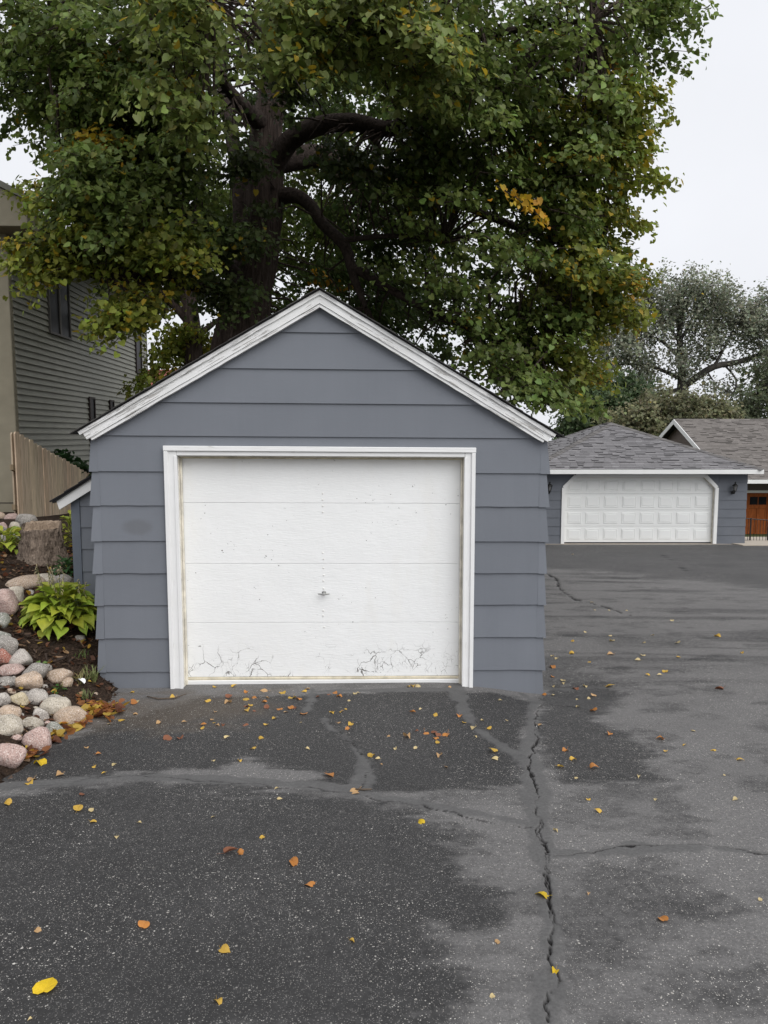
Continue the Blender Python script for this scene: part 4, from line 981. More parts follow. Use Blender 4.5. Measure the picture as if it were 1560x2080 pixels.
# casing with clipped corners
def poly_frame(pts, w, v0, v1, name, mat, parent):
    for i in range(len(pts) - 1):
        p, q = Vector((pts[i][0], 0, pts[i][1])), Vector((pts[i+1][0], 0, pts[i+1][1]))
        d = (q - p).normalized(); nn = Vector((-d.z, 0, d.x)) * w
        b = MB(); e = d * (w * .2)
        A = p - (e if i else d*0); B = q + (e if i < len(pts) - 2 else d*0)
        y0 = v0 - .0015 * (i % 2)
        b.add([A + Vector((0, y0, 0)), B + Vector((0, y0, 0)), B + nn + Vector((0, y0, 0)), A + nn + Vector((0, y0, 0)), A + Vector((0, v1, 0)), B + Vector((0, v1, 0)), B + nn + Vector((0, v1, 0)), A + nn + Vector((0, v1, 0))],
              [(0,1,2,3), (4,7,6,5), (0,4,5,1), (1,5,6,2), (2,6,7,3), (3,7,4,0)])
        b.build(name, M[mat], parent)
pts = [(D0, .0), (D0, DH - CL), (D0 + CL, DH), (D1 - CL, DH), (D1, DH - CL), (D1, .0)]
poly_frame(pts, .105, -.05, .02, 'door_casing', 'white', fg)
pin = [(D0 + .012, .0), (D0 + .012, DH - CL - .005), (D0 + CL + .005, DH - .012), (D1 - CL - .005, DH - .012), (D1 - .012, DH - CL - .005), (D1 - .012, .0)]
poly_frame(pin[::1], .03, .022, .12, 'door_stop', 'jamb', fg)
pw = (D1 - D0 - .10) / 8
for r in range(4):
    z0 = .03 + r * .51; z1 = z0 + .505
    b = MB(); b.box(D0 + .005, D1 - .005, .10, .14, z0, z1)
    sec = b.build('door_section', M['farwhite'], fg, bevel=.006)
    for c in range(8):
        u0 = D0 + .05 + c * pw + .065; u1 = u0 + pw - .13; a0 = z0 + .085; a1 = z1 - .075
        b = MB()
        def ring(i, o): return [(u0 + i, o, a0 + i), (u1 - i, o, a0 + i), (u1 - i, o, a1 - i), (u0 + i, o, a1 - i)]
        rr = ring(0, .0995) + ring(.008, .088) + ring(.022, .088) + ring(.030, .097) + ring(.052, .085)
        f = []
        for q in range(4):
            for t in range(4): f.append((q*4+t, q*4+(t+1) % 4, q*4+4+(t+1) % 4, q*4+4+t))
        f.append((16, 17, 18, 19))
        b.add(rr, f); b.build('raised_panel', M['farwhite'], sec)
b = MB(); b.box(D0 + .005, D1 - .005, .09, .14, -.02, .028); b.build('bottom_seal', M['core'], fg)
b = MB(); b.box(FW0 - .05, FW1 + .05, -.10, .3, -.35, -.008); b.build('concrete_sill', M['concrete'], fg)
# hip roof
OV = .27; ex0, ex1 = FW0 - OV, FW1 + OV; ey0, ey1 = -.40, 7.4
hw = (ex1 - ex0) / 2; RH = 1.47; cx = (ex0 + ex1) / 2; ze = EV + .02
pk0, pk1 = (cx, ey0 + hw, ze + RH), (cx, ey1 - hw, ze + RH)
b = MB(); c = [(ex0, ey0, ze), (ex1, ey0, ze), (ex1, ey1, ze), (ex0, ey1, ze)]
b.add(c + [pk0, pk1], [(0,1,4), (1,2,5,4), (2,3,5), (3,0,4,5), (3,2,1,0)])
rf = b.build('roof', M['core'], fg)
sl = math.hypot(hw, RH)
shingles('shingles', rf, (ex0, ey0, ze), (1, 0, 0), (0, hw, RH), [(0, 0), (2*hw, 0), (hw, sl)], .125, .22, (.190, .184, .190), .12)
shingles('shingles', rf, (ex0, ey1, ze), (0, -1, 0), (hw, 0, RH), [(0, 0), (ey1-ey0, 0), (ey1-ey0-hw, sl), (hw, sl)], .125, .22, (.200, .194, .198), .12)
shingles('shingles', rf, (ex1, ey0, ze), (0, 1, 0), (-hw, 0, RH), [(0, 0), (ey1-ey0, 0), (ey1-ey0-hw, sl), (hw, sl)], .125, .22, (.200, .194, .198), .12)
def ridge_caps(p, q, n, base):
    p, q = Vector(p), Vector(q); d = (q - p).normalized(); side = d.cross(Vector((0, 0, 1))).normalized(); up = side.cross(d)
    b = MB()
    for i in range(n):
        a = p + (q - p) * i / n; e = p + (q - p) * min(1, (i + 1.12) / n)
        g = random.uniform(.85, 1.15); h0, h1 = .034, .022
        b.add([a - side*.15 + up*(h0-.05), a + up*h0, a + side*.15 + up*(h0-.05), e - side*.15 + up*(h1-.05), e + up*h1, e + side*.15 + up*(h1-.05)], [(0,1,4,3), (1,2,5,4), (0,2,1)], colr=tuple(x*g for x in base))
    b.build('ridge_caps', M['shingle'], rf)
ridge_caps((ex0, ey0, ze), pk0, 20, (.135, .128, .125)); ridge_caps((ex1, ey0, ze), pk0, 20, (.135, .128, .125)); ridge_caps((ex0, ey1, ze), pk1, 20, (.135, .128, .125)); ridge_caps(pk0, pk1, 6, (.135, .128, .125))
b = MB(); b.box(ex0, ex1, ey0 - .022, ey0 - .002, ze - .135, ze + .0)
b.build('fascia_board', M['white'], fg)
b = MB(); b.box(ex1 + .001, ex1 + .02, ey0 - .022, ey1, ze - .135, ze); b.build('fascia_board', M['white'], fg)
b = MB(); b.box(ex0 - .02, ex0 - .001, ey0 - .022, ey1, ze - .135, ze); b.build('fascia_board', M['white'], fg)
b = MB(); b.box(ex0 + .004, ex1 - .004, ey0, .0, ze - .10, ze - .08); b.build('soffit', M['soffit'], fg)
b = MB(); b.box(FW1, ex1 - .002, .01, 7, ze - .10, ze - .08); b.build('soffit', M['soffit'], fg)

def lantern(x, z, label):
    L = empty('wall_lantern', (x, 22.92, z)); tag(L, label, 'lantern', 'lanterns on the double garage')
    b = MB(); lathe(b, [(.055, 0), (.055, -.015), (.03, -.03)], (0, -.002, -.12), seg=12); b.build('back_plate', M['iron'], L)
    b = MB(); b.tube([(0, -.03, -.12), (0, -.09, -.16), (0, -.14, -.13), (0, -.14, -.09)], .012, 8); b.build('arm', M['iron'], L)
    b = MB(); lathe(b, [(.028, -.09), (.05, -.075), (.05, -.06)], (0, -.14, 0), 'z', 8)
    for k in range(6):
        a = k * math.pi / 3
        b.tube([(.048*math.cos(a), -.14 + .048*math.sin(a), -.065), (.072*math.cos(a), -.14 + .072*math.sin(a), .085)], .006, 5)
    b.build('cage', M['iron'], L)
    b = MB(); lathe(b, [(.040, -.058), (.062, .082)], (0, -.14, 0), 'z', 6); b.build('glass', M['lampglass'], L)
    b = MB(); lathe(b, [(.095, .083), (.088, .10), (.04, .14), (.022, .15), (.02, .18), (.03, .19), (.008, .215)], (0, -.14, 0), 'z', 10); b.build('cap', M['iron'], L)
lantern(10.85, .14, 'black wall lantern on the grey siding right of the double garage door')
lantern(5.12, .14, 'black wall lantern left of the double garage door, beside the near garage corner')

# ---------------------------------------------------------------- brown house behind
bh = empty('house', (13.26, 30, -2.3)); tag(bh, 'brown shingled house with white gable trim behind the double garage', 'house')
AX, AY, AZ = 0.0, 4.0, 2.51 + 2.3
fy, fz = -1.4, AZ - .45 * 5.4
by, bzz = 9.4, AZ - .45 * 5.4
b = MB(); b.box(.35, 16, .05, 8, -.6, fz + .4)
b.add([(.35, .05, fz), (.35, 8, fz), (.35, 8, fz + .5), (.35, AY, AZ - .16), (.35, .05, fz + .5), (.5, .05, fz), (.5, 8, fz), (.5, 8, fz + .5), (.5, AY, AZ - .16), (.5, .05, fz + .5)], [(4,3,2,1,0), (5,6,7,8,9)])
b.build('wall', M['brownsid'], bh)
for k in range(12):
    z0 = fz + .0 + k * .2; hw_ = max(0, (AZ - .10 - z0) / .45); 
    if hw_ < .1: break
    h2 = max(.02, (AZ - .10 - z0 - .2) / .45)
    b = MB(); b.hexa([(.325, AY - hw_, z0), (.349, AY - hw_, z0), (.349, AY + hw_, z0), (.325, AY + hw_, z0), (.338, AY - h2, z0 + .2), (.349, AY - h2, z0 + .2), (.349, AY + h2, z0 + .2), (.338, AY + h2, z0 + .2)])
    b.build('siding_board', M['brownsid'], bh)
b = MB(); t = .06
b.add([(0, fy, fz), (16, fy, fz), (16, AY, AZ), (0, AY, AZ), (0, by, bzz), (16, by, bzz), (0, fy, fz - t), (16, fy, fz - t), (16, AY, AZ - t), (0, AY, AZ - t), (0, by, bzz - t), (16, by, bzz - t)],
      [(0,1,2,3), (3,2,5,4), (6,9,8,7), (9,10,11,8), (0,6,7,1), (4,5,11,10), (0,3,9,6), (3,4,10,9)])
brf = b.build('roof', M['core'], bh)
sl2 = math.hypot(5.4, 5.4*.45)
shingles('shingles', brf, (0, fy, fz), (1, 0, 0), (0, 1, .45), [(0, 0), (15, 0), (15, sl2), (0, sl2)], .13, .24, (.172, .157, .147), .12)
for (yy, zz, nm) in ((fy, fz, 0), (by, bzz, 1)):
    b = MB(); s = -1 if nm == 0 else 1
    b.add([(-.03, AY, AZ + .02), (-.03, yy, zz + .02), (-.03, yy, zz - .17), (-.03, AY, AZ - .20), (-.001, AY, AZ + .02), (-.001, yy, zz + .02), (-.001, yy, zz - .17), (-.001, AY, AZ - .20)], [(0,1,2,3), (7,6,5,4), (0,4,5,1), (1,5,6,2), (2,6,7,3), (3,7,4,0)])
    b.build('rake_board', M['white'], bh)
b = MB(); b.box(.0, 16, fy - .025, fy - .003, fz - .15, fz + .0); b.build('fascia_board', M['white'], bh)
b = MB(); b.box(.35, 6, -.02, .045, fz - .62, fz - .52); b.build('door_head_trim', M['white'], bh)
# stained carriage door
for k in range(4):
    u0 = .50 + k * 1.0
    b = MB(); b.box(u0, u0 + .985, -.005, .04, -.03, fz - .63); leaf = b.build('carriage_door', M['carriage'], bh)
    H = fz - .63
    for j, (p0, p1, q0, q1) in enumerate(((0, .12, -.03, H), (.865, .985, -.03, H), (.121, .864, H - .12, H), (.121, .864, H - .62, H - .50), (.121, .864, -.03, .12), (.45, .53, .121, H - .621))):
        b = MB(); b.box(u0 + p0, u0 + p1, -.03, -.006, q0, q1); b.build('stile', M['carriage'], leaf, bevel=.004)
    for j in range(2):
        b = MB(); b.box(u0 + .15 + j * .36, u0 + .47 + j * .36, -.012, -.007, H - .47, H - .15); b.build('pane', M['glass'], leaf)

# low roof further back and its vent
lr = empty('house', (16.5, 46, -2.5)); tag(lr, 'low tan roof with a white vent pipe peeking up behind the double garage', 'house')
b = MB(); b.box(.3, 9.7, .3, 8, 0, 4.0); b.build('wall', M['brownsid'], lr)
b = MB(); b.add([(0, 0, 3.75), (10, 0, 3.75), (10, 4.2, 4.85), (0, 4.2, 4.85), (10, 8.4, 3.75), (0, 8.4, 3.75)], [(0,1,2,3), (3,2,4,5), (0,3,5), (1,4,2), (0,5,4,1)])
b.build('roof', m_simple('tan_shingle_roof', (.19, .165, .14), .95, .15, 6), lr)
b = MB(); b.tube([(1.0, 2.2, 4.2), (1.0, 2.2, 4.70)], .06, 10); b.tube([(1.0, 2.2, 4.70), (1.0, 2.2, 4.76)], .10, 10); b.build('vent_pipe', M['white'], lr)
# red roof glimpsed between the house and the near garage
rr = empty('house', (-14, 33, -2.2)); tag(rr, 'red shingled roof glimpsed between the olive house and the near garage', 'house')
b = MB(); b.box(.3, 9.7, .3, 8, 0, 4.4); b.build('wall', M['brownsid'], rr)
b = MB(); b.add([(0, 0, 4.4), (10, 0, 4.4), (10, 4.2, 7.2), (0, 4.2, 7.2), (10, 8.4, 4.4), (0, 8.4, 4.4)], [(0,1,2,3), (3,2,4,5), (0,3,5), (1,4,2), (0,5,4,1)])
rrf = b.build('roof', M['rust'], rr)
shingles('shingles', rrf, (0, 0, 4.4), (1, 0, 0), (0, 4.2, 2.8), [(0, 0), (10, 0), (10, 5.04), (0, 5.04)], .16, .35, (.23, .085, .072), .12)

# iron railing by the steps
rl = empty('iron_railing', (11.52, 24.2, -1.72)); tag(rl, 'thin black iron railing in front of the wooden carriage door', 'railing')
for i in range(3):
    b = MB(); x = i * .58; b.box(x - .018, x + .018, -.018 - .0, .018, -.25 - .05*i, .84 - .05 * i); b.build('post', M['iron'], rl)
for zr in (.80, .08):
    b = MB(); b.tube([(-.25, 0, zr + .02), (1.4, 0, zr - .10)], .016, 6); b.build('rail', M['iron'], rl)
for i in range(15):
    x = -.2 + i * .1
    if min(abs(x - q * .58) for q in range(3)) < .04: continue
    b = MB(); b.tube([(x, 0, .08 - .07*x), (x, 0, .80 - .07*x)], .008, 5); b.build('baluster', M['iron'], rl)

# ---------------------------------------------------------------- trees
LEAF_T = np.array([(0, 0, 0), (.33, -.09, .08), (.49, .26, .10), (.33, .66, .03), (0, .98, -.12), (-.33, .66, .03), (-.49, .26, .10), (-.33, -.09, .08)], float)
def foliage(name, parent, pos, nrm, tip, size, cols, mat):
    n = len(pos)
    nrm = nrm / np.linalg.norm(nrm, axis=1, keepdims=True)
    tip = tip - nrm * np.sum(tip * nrm, 1, keepdims=True); tip /= np.linalg.norm(tip, axis=1, keepdims=True) + 1e-9
    side = np.cross(tip, nrm)
    T = LEAF_T
    v = pos[:, None, :] + size[:, None, None] * (T[None, :, 0, None] * side[:, None, :] + (T[None, :, 1, None] - .2) * tip[:, None, :] + T[None, :, 2, None] * nrm[:, None, :])
    base = (np.arange(n) * 8)[:, None]
    q = np.concatenate([base + np.array([0, 1, 2, 3, 4]), base + np.array([0, 4, 5, 6, 7])], 1).reshape(-1)
    o = np_mesh(name, v.reshape(-1, 3), q, np.full(2 * n, 5), mat, parent, np.repeat(cols, 8, axis=0))
    o['kind'] = 'stuff'
    return o

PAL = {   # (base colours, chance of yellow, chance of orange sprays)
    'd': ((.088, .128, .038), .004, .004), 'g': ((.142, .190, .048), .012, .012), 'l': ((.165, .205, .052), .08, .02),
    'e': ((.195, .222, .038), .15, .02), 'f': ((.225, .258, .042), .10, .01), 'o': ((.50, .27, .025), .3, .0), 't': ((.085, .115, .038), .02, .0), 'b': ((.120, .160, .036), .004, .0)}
def spray_leaves(centres, dirs, n_leaf, base, yel, org, lsize, spread, vs=.33, length=.62):
    """leaves hung along drooping sprays"""
    P, Nn, T, S, Cc = [], [], [], [], []
    for c, d in zip(centres, dirs):
        m = int(n_leaf * rng.uniform(.7, 1.3)); L = length * rng.uniform(.7, 1.4)
        d = d / np.linalg.norm(d)
        lat = np.cross(d, (0, 0, 1.)); lat /= np.linalg.norm(lat) + 1e-9
        s = rng.uniform(-.35, 1, m) * L
        w = rng.normal(0, spread, m) * (1.15 - .5 * np.abs(s / L))
        h = rng.normal(0, spread * vs, m) - .35 * w * w
        p = c + d * s[:, None] + lat * w[:, None]
        p[:, 2] += h - .25 * np.maximum(0, s) ** 2
        out = d * .45 + lat * (w / (spread + 1e-6) * .25)[:, None]
        nn = out + np.array((0, 0, .75)) + rng.normal(0, .42, (m, 3))
        tt = out * .7 + np.array((0, 0, -.55)) + rng.normal(0, .42, (m, 3))
        tone = rng.uniform(.72, 1.28)
        cc = np.array(base) * tone * rng.uniform(.65, 1.4, (m, 1)) * (1 + rng.normal(0, .06, (m, 3)))
        k = rng.random(m) < yel * rng.choice([.2, .6, 3.0], p=[.5, .35, .15])
        cc[k] = np.array((.46, .33, .03)) * rng.uniform(.6, 1.1, (k.sum(), 1))
        if rng.random() < org:
            k = rng.random(m) < .55
            cc[k] = np.array((.50, .27, .025)) * rng.uniform(.6, 1.15, (k.sum(), 1))
        P.append(p); Nn.append(nn); T.append(tt); S.append(lsize * rng.uniform(.5, 1.35, m)); Cc.append(np.clip(cc, .004, .6))
    return [np.concatenate(a) for a in (P, Nn, T, S, Cc)]

def limb_mesh(name, pts, parent, mat, sides=10, step=.25, wob=.10, seed=0):
    sp = smooth_path(pts, step)
    v, f = tube_geo([p[:3] for p in sp], [p[3] for p in sp], sides, True, wob, seed)
    b = MB(); b.add(v, f)
    return b.build(name, mat, parent, smooth=True), sp

tree = empty('linden_tree', (TRUNK[0][0], TRUNK[0][1], -1.2))
tag(tree, 'huge old linden with furrowed dark trunk and green-yellow leaves towering behind the near garage', 'tree')
def rel(pts, o): return [(p[0] - o[0], p[1] - o[1], p[2] - o[2], p[3]) for p in pts]
TO = tree.location
tr_pts = [(TRUNK[0][0], TRUNK[0][1], -1.2, .80)] + [tuple(p) for p in TRUNK]
# furrowed trunk
sp = smooth_path(rel(tr_pts, TO), .10)
SD = 64; v = []; f = []
for i, p in enumerate(sp):
    zc = p[2]
    for k in range(SD):
        a = 2 * math.pi * k / SD
        ca, sa = math.cos(a), math.sin(a)
        tw = a + .12 * math.sin(zc * .8)
        ridge = abs(mnoise.noise((math.cos(tw) * 5.5, math.sin(tw) * 5.5, zc * .55)))
        ridge2 = abs(mnoise.noise((math.cos(tw) * 13, math.sin(tw) * 13, zc * 1.1)))
        flu = mnoise.noise((ca * 1.1, sa * 1.1, zc * .18 + 4))
        r = p[3] * (1 + .16 * flu + .20 * ridge + .11 * ridge2 - .10)
        v.append((p[0] + ca * r, p[1] + sa * r, zc))
for i in range(len(sp) - 1):
    for k in range(SD): f.append((i*SD + k, i*SD + (k+1) % SD, (i+1)*SD + (k+1) % SD, (i+1)*SD + k))
b = MB(); b.add(v, f); b.build('trunk', M['bark'], tree, smooth=True)
skel = [np.array(p[:3]) for p in sp[30:]]
for i, l in enumerate(LIMBS):
    o, s2 = limb_mesh('limb', rel(l, TO), tree, M['limbbark'], 14, .14, .10, i * 3.1)
    skel += [np.array(p[:3]) for p in s2]
skel = np.array(skel) + np.array(TO)
# sprays through the crown
allP = []; tw = MB()
AXIS = np.array((-2.5, 14.2))
near_leaves = []
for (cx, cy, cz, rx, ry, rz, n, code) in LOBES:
    n = int(n * 1.75)
    u = rng.normal(0, 1, (n * 2, 3)); u /= np.linalg.norm(u, axis=1, keepdims=True)
    r = rng.random((n * 2, 1)) ** (1 / 2.4) * rng.uniform(.9, 1.16, (n * 2, 1))
    c = np.array((cx, cy, cz)) + u * r * np.array((rx, ry, rz))
    # keep the old trunk and the big arching limb in the open
    tpx = -3.05 + (c[:, 2] - 2) * .10
    keep = ~((c[:, 1] < 13.9) & (np.abs(c[:, 0] * 14 / c[:, 1] - tpx) < .62) & (c[:, 2] < 10.5))
    zz = 1.74 + (c[:, 2] - 1.74) * 14 / c[:, 1]; xx = c[:, 0] * 14 / c[:, 1]
    keep &= ~((c[:, 1] < 14.6) & (xx > -2.3) & (xx < .35) & (zz > 6.6) & (zz < 8.3))
    keep &= ~((c[:, 1] < 17.5) & (xx > -1.25) & (xx < -.1) & (zz > 6.0) & (zz < 7.2) & (rng.random(len(c)) < .8))
    keep &= c[:, 2] > 1.9
    if code in 'to': keep[:] = True
    c = c[keep][:n]
    if len(c) == 0: continue
    d = np.concatenate([c[:, :2] - AXIS, np.zeros((len(c), 1))], 1)
    d /= np.linalg.norm(d, axis=1, keepdims=True)
    d = d + rng.normal(0, .35, d.shape) + np.array((0, 0, -.32))
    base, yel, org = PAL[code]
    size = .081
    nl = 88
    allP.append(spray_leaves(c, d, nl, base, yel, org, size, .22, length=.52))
    for q, dd in zip(c, d):
        dd = dd / np.linalg.norm(dd)
        tip = q + dd * .55 - np.array((0, 0, .08)); st = q - dd * .35
        i = np.argmin(np.sum((skel - q) ** 2, 1)); a = skel[i]
        L = np.linalg.norm(a - st)
        if L < 2.0:
            mid = (a + st) / 2 + rng.normal(0, .08 * L, 3) + np.array((0, 0, .10 * L))
            tw.tube([a - np.array(TO), mid - np.array(TO), st - np.array(TO), tip - np.array(TO)], [.018 + .006 * L, .013 + .004 * L, .010, .003], 4, False)
        else:
            tw.tube([st - np.array(TO), q - np.array(TO), tip - np.array(TO)], [.011, .008, .003], 4, False)
arr = [np.concatenate([p[i] for p in allP]) for i in range(5)]
arr[0] = arr[0] - np.array(TO)
foliage('crown', tree, *arr, M['leaf'])
o = tw.build('twigs', M['bark'], tree); o['kind'] = 'stuff'
# the leaves nearest the camera, one by one
def leaf_mesh(name, curl=.25, fold=.2, stem=.5, rs=0, heart=True, mat=None, twist=0.0):
    r_ = random.Random(rs)
    out = [(0, 0), (.20, -.10), (.40, -.04), (.50, .18), (.46, .42), (.30, .68), (.12, .88), (0, 1.06)] if heart else [(0, 0), (.14, .06), (.27, .22), (.31, .42), (.26, .64), (.14, .86), (.05, .97), (0, 1.05)]
    b = MB(); vv = []; f = []
    n = len(out)
    def zf(x, y): return fold * abs(x) * .9 - curl * (y - .4) ** 2 + twist * x * y + .06 * math.sin(7 * y + 3 * x + rs) * abs(x)
    for (x, y) in out: vv.append((x, y, zf(x, y)))
    for (x, y) in out[1:-1]: vv.append((-x * r_.uniform(.9, 1.05), y, zf(-x, y)))
    mid = [(0, .15), (0, .45), (0, .75)]
    m0 = len(vv)
    for (x, y) in mid: vv.append((x, y, zf(x, y) - .02))
    # right half
    f += [(0, 1, 2, m0), (m0, 2, 3, 4), (m0, 4, m0+1), (m0+1, 4, 5), (m0+1, 5, m0+2), (m0+2, 5, 6, 7)]
    Lf = lambda i: n + i - 1
    f += [(0, m0, Lf(2), Lf(1)), (m0, Lf(4), Lf(3), Lf(2)), (m0, m0+1, Lf(4)), (m0+1, Lf(5), Lf(4)), (m0+1, m0+2, Lf(5)), (m0+2, 7, Lf(6), Lf(5))]
    b.add(vv, f)
    if stem: b.tube([(0, .02, zf(0, 0)), (.03, -stem * .5, .05), (.08 * r_.uniform(-1, 1), -stem, .14)], [.018, .014, .012], 3, False)
    me = bpy.data.meshes.new(name); me.from_pydata(b.v, [], b.f); me.update(); me.materials.append(mat or M['leaf1'])
    return me
tleaf = [leaf_mesh('leaf', .25, .15, .45, s) for s in range(4)]
for k in range(150):
    li = LOBES[5] if k % 2 else LOBES[6]
    a = rng.normal(0, 1, 3); a /= np.linalg.norm(a)
    a[1] = -abs(a[1]) * .9
    p = np.array(li[:3]) + a * np.array(li[3:6]) * rng.uniform(.85, 1.1)
    if abs(p[0] * 14 / p[1] - (-3.05 + (p[2] - 2) * .1)) < .55: continue
    o = bpy.data.objects.new('leaf', tleaf[k % 4]); col.objects.link(o); o.parent = tree
    o.location = Vector(p) - TO; o.rotation_euler = (rng.uniform(-1.1, -.2), rng.uniform(-.5, .5), rng.uniform(0, 6.28))
    o.scale = (rng.uniform(.09, .125),) * 3
    g = rng.uniform(.75, 1.3)
    o.color = (.12 * g, .145 * g, .036 * g, 1) if rng.random() > .14 else (.48 * g, .32 * g, .03, 1)

# second, thinner tree behind it
t2 = empty('linden_tree', (TRUNK2[0][0], 17, -1.4)); tag(t2, 'thin dark-stemmed tree standing between the olive house and the big linden', 'tree')
T2 = t2.location
limb_mesh('trunk', rel([(TRUNK2[0][0], 17, -1.4, .3)] + TRUNK2, T2), t2, M['bark'], 18, .15, .14, 8)
for i, l in enumerate(LIMBS2): limb_mesh('limb', rel(l, T2), t2, M['bark'], 8, .2, .1, i)
P2 = []
for (px, py, pz, rx, ry, rz, n, code) in ((-4.9, 17.5, 3.3, .7, .8, .7, 14, 'f'), (-4.6, 17.5, 6.6, 1.4, 1.2, 1.2, 30, 'b'), (-5.5, 18.5, 5.2, 1.2, 1, 1, 22, 'b'), (-7.4, 26.5, 2.8, 1.4, .8, 1.0, 22, 'f')):
    u = rng.normal(0, 1, (n, 3)); u /= np.linalg.norm(u, axis=1, keepdims=True)
    c = np.array((px, py, pz)) + u * rng.random((n, 1)) ** .42 * np.array((rx, ry, rz))
    d = u * np.array((1, 1, .2)) + np.array((0, 0, -.3))
    P2.append(spray_leaves(c, d, 95, *PAL[code], .105, .26))
arr = [np.concatenate([p[i] for p in P2]) for i in range(5)]; arr[0] = arr[0] - np.array(T2)
foliage('crown', t2, *arr, M['leaf'])

# far trees
def far_tree(name, label, lobes, base_pt, colr, lsize, nl, spread, trunk=None, limbs=(), var=.25, yel=.003, length=1.0, mat='leafback'):
    t = empty(name, base_pt); tag(t, label, 'tree' if 'shrub' not in name else 'shrub')
    o = t.location
    if trunk is None:
        c = lobes[0]; trunk = [(base_pt[0], base_pt[1], base_pt[2], .22), (base_pt[0], base_pt[1], (base_pt[2] + c[2]) / 2, .16), (c[0], c[1], c[2], .08)]
    limb_mesh('trunk', rel(trunk, o), t, M['oakbark'], 12, .5, .12, 3)
    for i, l in enumerate(limbs): limb_mesh('limb', rel(l, o), t, M['oakbark'], 8, .5, .12, i)
    PP = []; twg = MB()
    sk = np.array([p[:3] for l in ([trunk] + list(limbs)) for p in smooth_path(l, .5)])
    for (cx, cy, cz, rx, ry, rz, n) in lobes:
        n = int(n * 1.8)
        u = rng.normal(0, 1, (n, 3)); u /= np.linalg.norm(u, axis=1, keepdims=True)
        c = np.array((cx, cy, cz)) + u * rng.random((n, 1)) ** .42 * np.array((rx, ry, rz))
        d = u * np.array((1, 1, .5)) + np.array((0, 0, .1)) + rng.normal(0, .3, u.shape)
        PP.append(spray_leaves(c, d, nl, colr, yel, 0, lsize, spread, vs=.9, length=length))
        for q in c:
            a = sk[np.argmin(np.sum((sk - q) ** 2, 1))]; mid = (a + q) / 2 + rng.normal(0, .15, 3)
            twg.tube([a - np.array(o), mid - np.array(o), q - np.array(o)], [.05, .035, .012], 4, False)
    arr = [np.concatenate([p[i] for p in PP]) for i in range(5)]; arr[0] = arr[0] - np.array(o)
    arr[1] = arr[1] + rng.normal(0, .5, arr[1].shape)
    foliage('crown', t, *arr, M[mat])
    ob = twg.build('twigs', M['oakbark'], t); ob['kind'] = 'stuff'
    return t
far_tree('oak_tree', 'broad grey-green oak with spreading limbs rising behind the far roofs', OAKLOBES, (OAK[0][0], 55, -3.2), (.235, .252, .182), .155, 105, .45, [(OAK[0][0], 55, -3.2, 1.0)] + OAK, OAKL, length=1.1)  # leaf colour paled to stand in for distance haze
far_tree('olive_shrub', 'pale olive bushy small tree just above the tan roof', OLIVE, (OLIVE[0][0], 41, -2.8), (.205, .205, .115), .15, 85, .30, length=.7)
far_tree('maple_tree', 'dark green bushy tree left of the oak, above the hip roof', DARKT, (DARKT[0][0], 44, -3.0), (.085, .125, .055), .18, 85, .34, length=.8)
far_tree('ash_tree', 'dark green tree at the right edge beside the oak', RIGHTT, (RIGHTT[0][0], 48, -3.0), (.115, .135, .075), .17, 80, .34, length=.8)

# ---------------------------------------------------------------- boulders
RC = {'pink': (.46, .33, .30), 'green': (.27, .28, .25), 'cream': (.46, .42, .35), 'pale': (.44, .41, .38), 'peach': (.48, .37, .28), 'yellow': (.58, .50, .34), 'grey': (.28, .265, .245), 'red': (.33, .13, .095)}
ORD = ['nearest', 'second nearest', 'third nearest', 'fourth nearest', 'fifth nearest', 'sixth nearest', 'seventh nearest', 'eighth nearest', 'ninth nearest', 'tenth nearest', 'eleventh nearest', 'twelfth nearest', 'thirteenth nearest', 'fourteenth nearest', 'fifteenth nearest', 'sixteenth nearest', 'seventeenth nearest', 'eighteenth nearest', 'nineteenth nearest', 'twentieth nearest']
CW = {'pink': 'pink speckled granite boulder', 'green': 'greenish grey rounded boulder', 'cream': 'cream coloured fieldstone', 'pale': 'pale grey fieldstone', 'peach': 'peach toned flat fieldstone', 'yellow': 'cream-yellow rounded fieldstone', 'grey': 'dull grey fieldstone', 'red': 'red-brown fieldstone'}
def rock_mesh(seed, w, h):
    bm = bmesh.new(); bmesh.ops.create_icosphere(bm, subdivisions=3, radius=1)
    r_ = random.Random(seed); o = Vector((r_.uniform(-50, 50), r_.uniform(-50, 50), r_.uniform(-50, 50)))
    planes = [(Vector((r_.gauss(0, 1), r_.gauss(0, 1), r_.gauss(0, .8))).normalized(), r_.uniform(.58, .86)) for _ in range(13)]
    for vtx in bm.verts:
        d = vtx.co.normalized(); r = 1 + .16 * mnoise.noise(d * 1.3 + o) + .05 * mnoise.noise(d * 3.5 + o)
        for pn, pd in planes:            # worn flat faces
            k = d.dot(pn)
            if k > .01: r = min(r, r * .22 + .78 * pd / k) if pd / k < r else r
        r += .015 * mnoise.noise(d * 9 + o)
        vtx.co = d * r
    me = bpy.data.meshes.new('boulder'); bm.to_mesh(me); bm.free()
    me.polygons.foreach_set('use_smooth', [True] * len(me.polygons))
    co = np.empty(len(me.vertices) * 3, np.float32); me.vertices.foreach_get('co', co); co = co.reshape(-1, 3)
    mn, mx = co.min(0), co.max(0); co = (co - (mn + mx) / 2) / ((mx - mn) / 2)
    co *= np.array((w / 2, w / 2 * r_.uniform(.7, .95), h / 2 * 1.15)); co[:, 2] += h * .42
    me.vertices.foreach_set('co', co.ravel()); me.update()
    me.materials.append(M['rock'])
    return me
cnt = {}
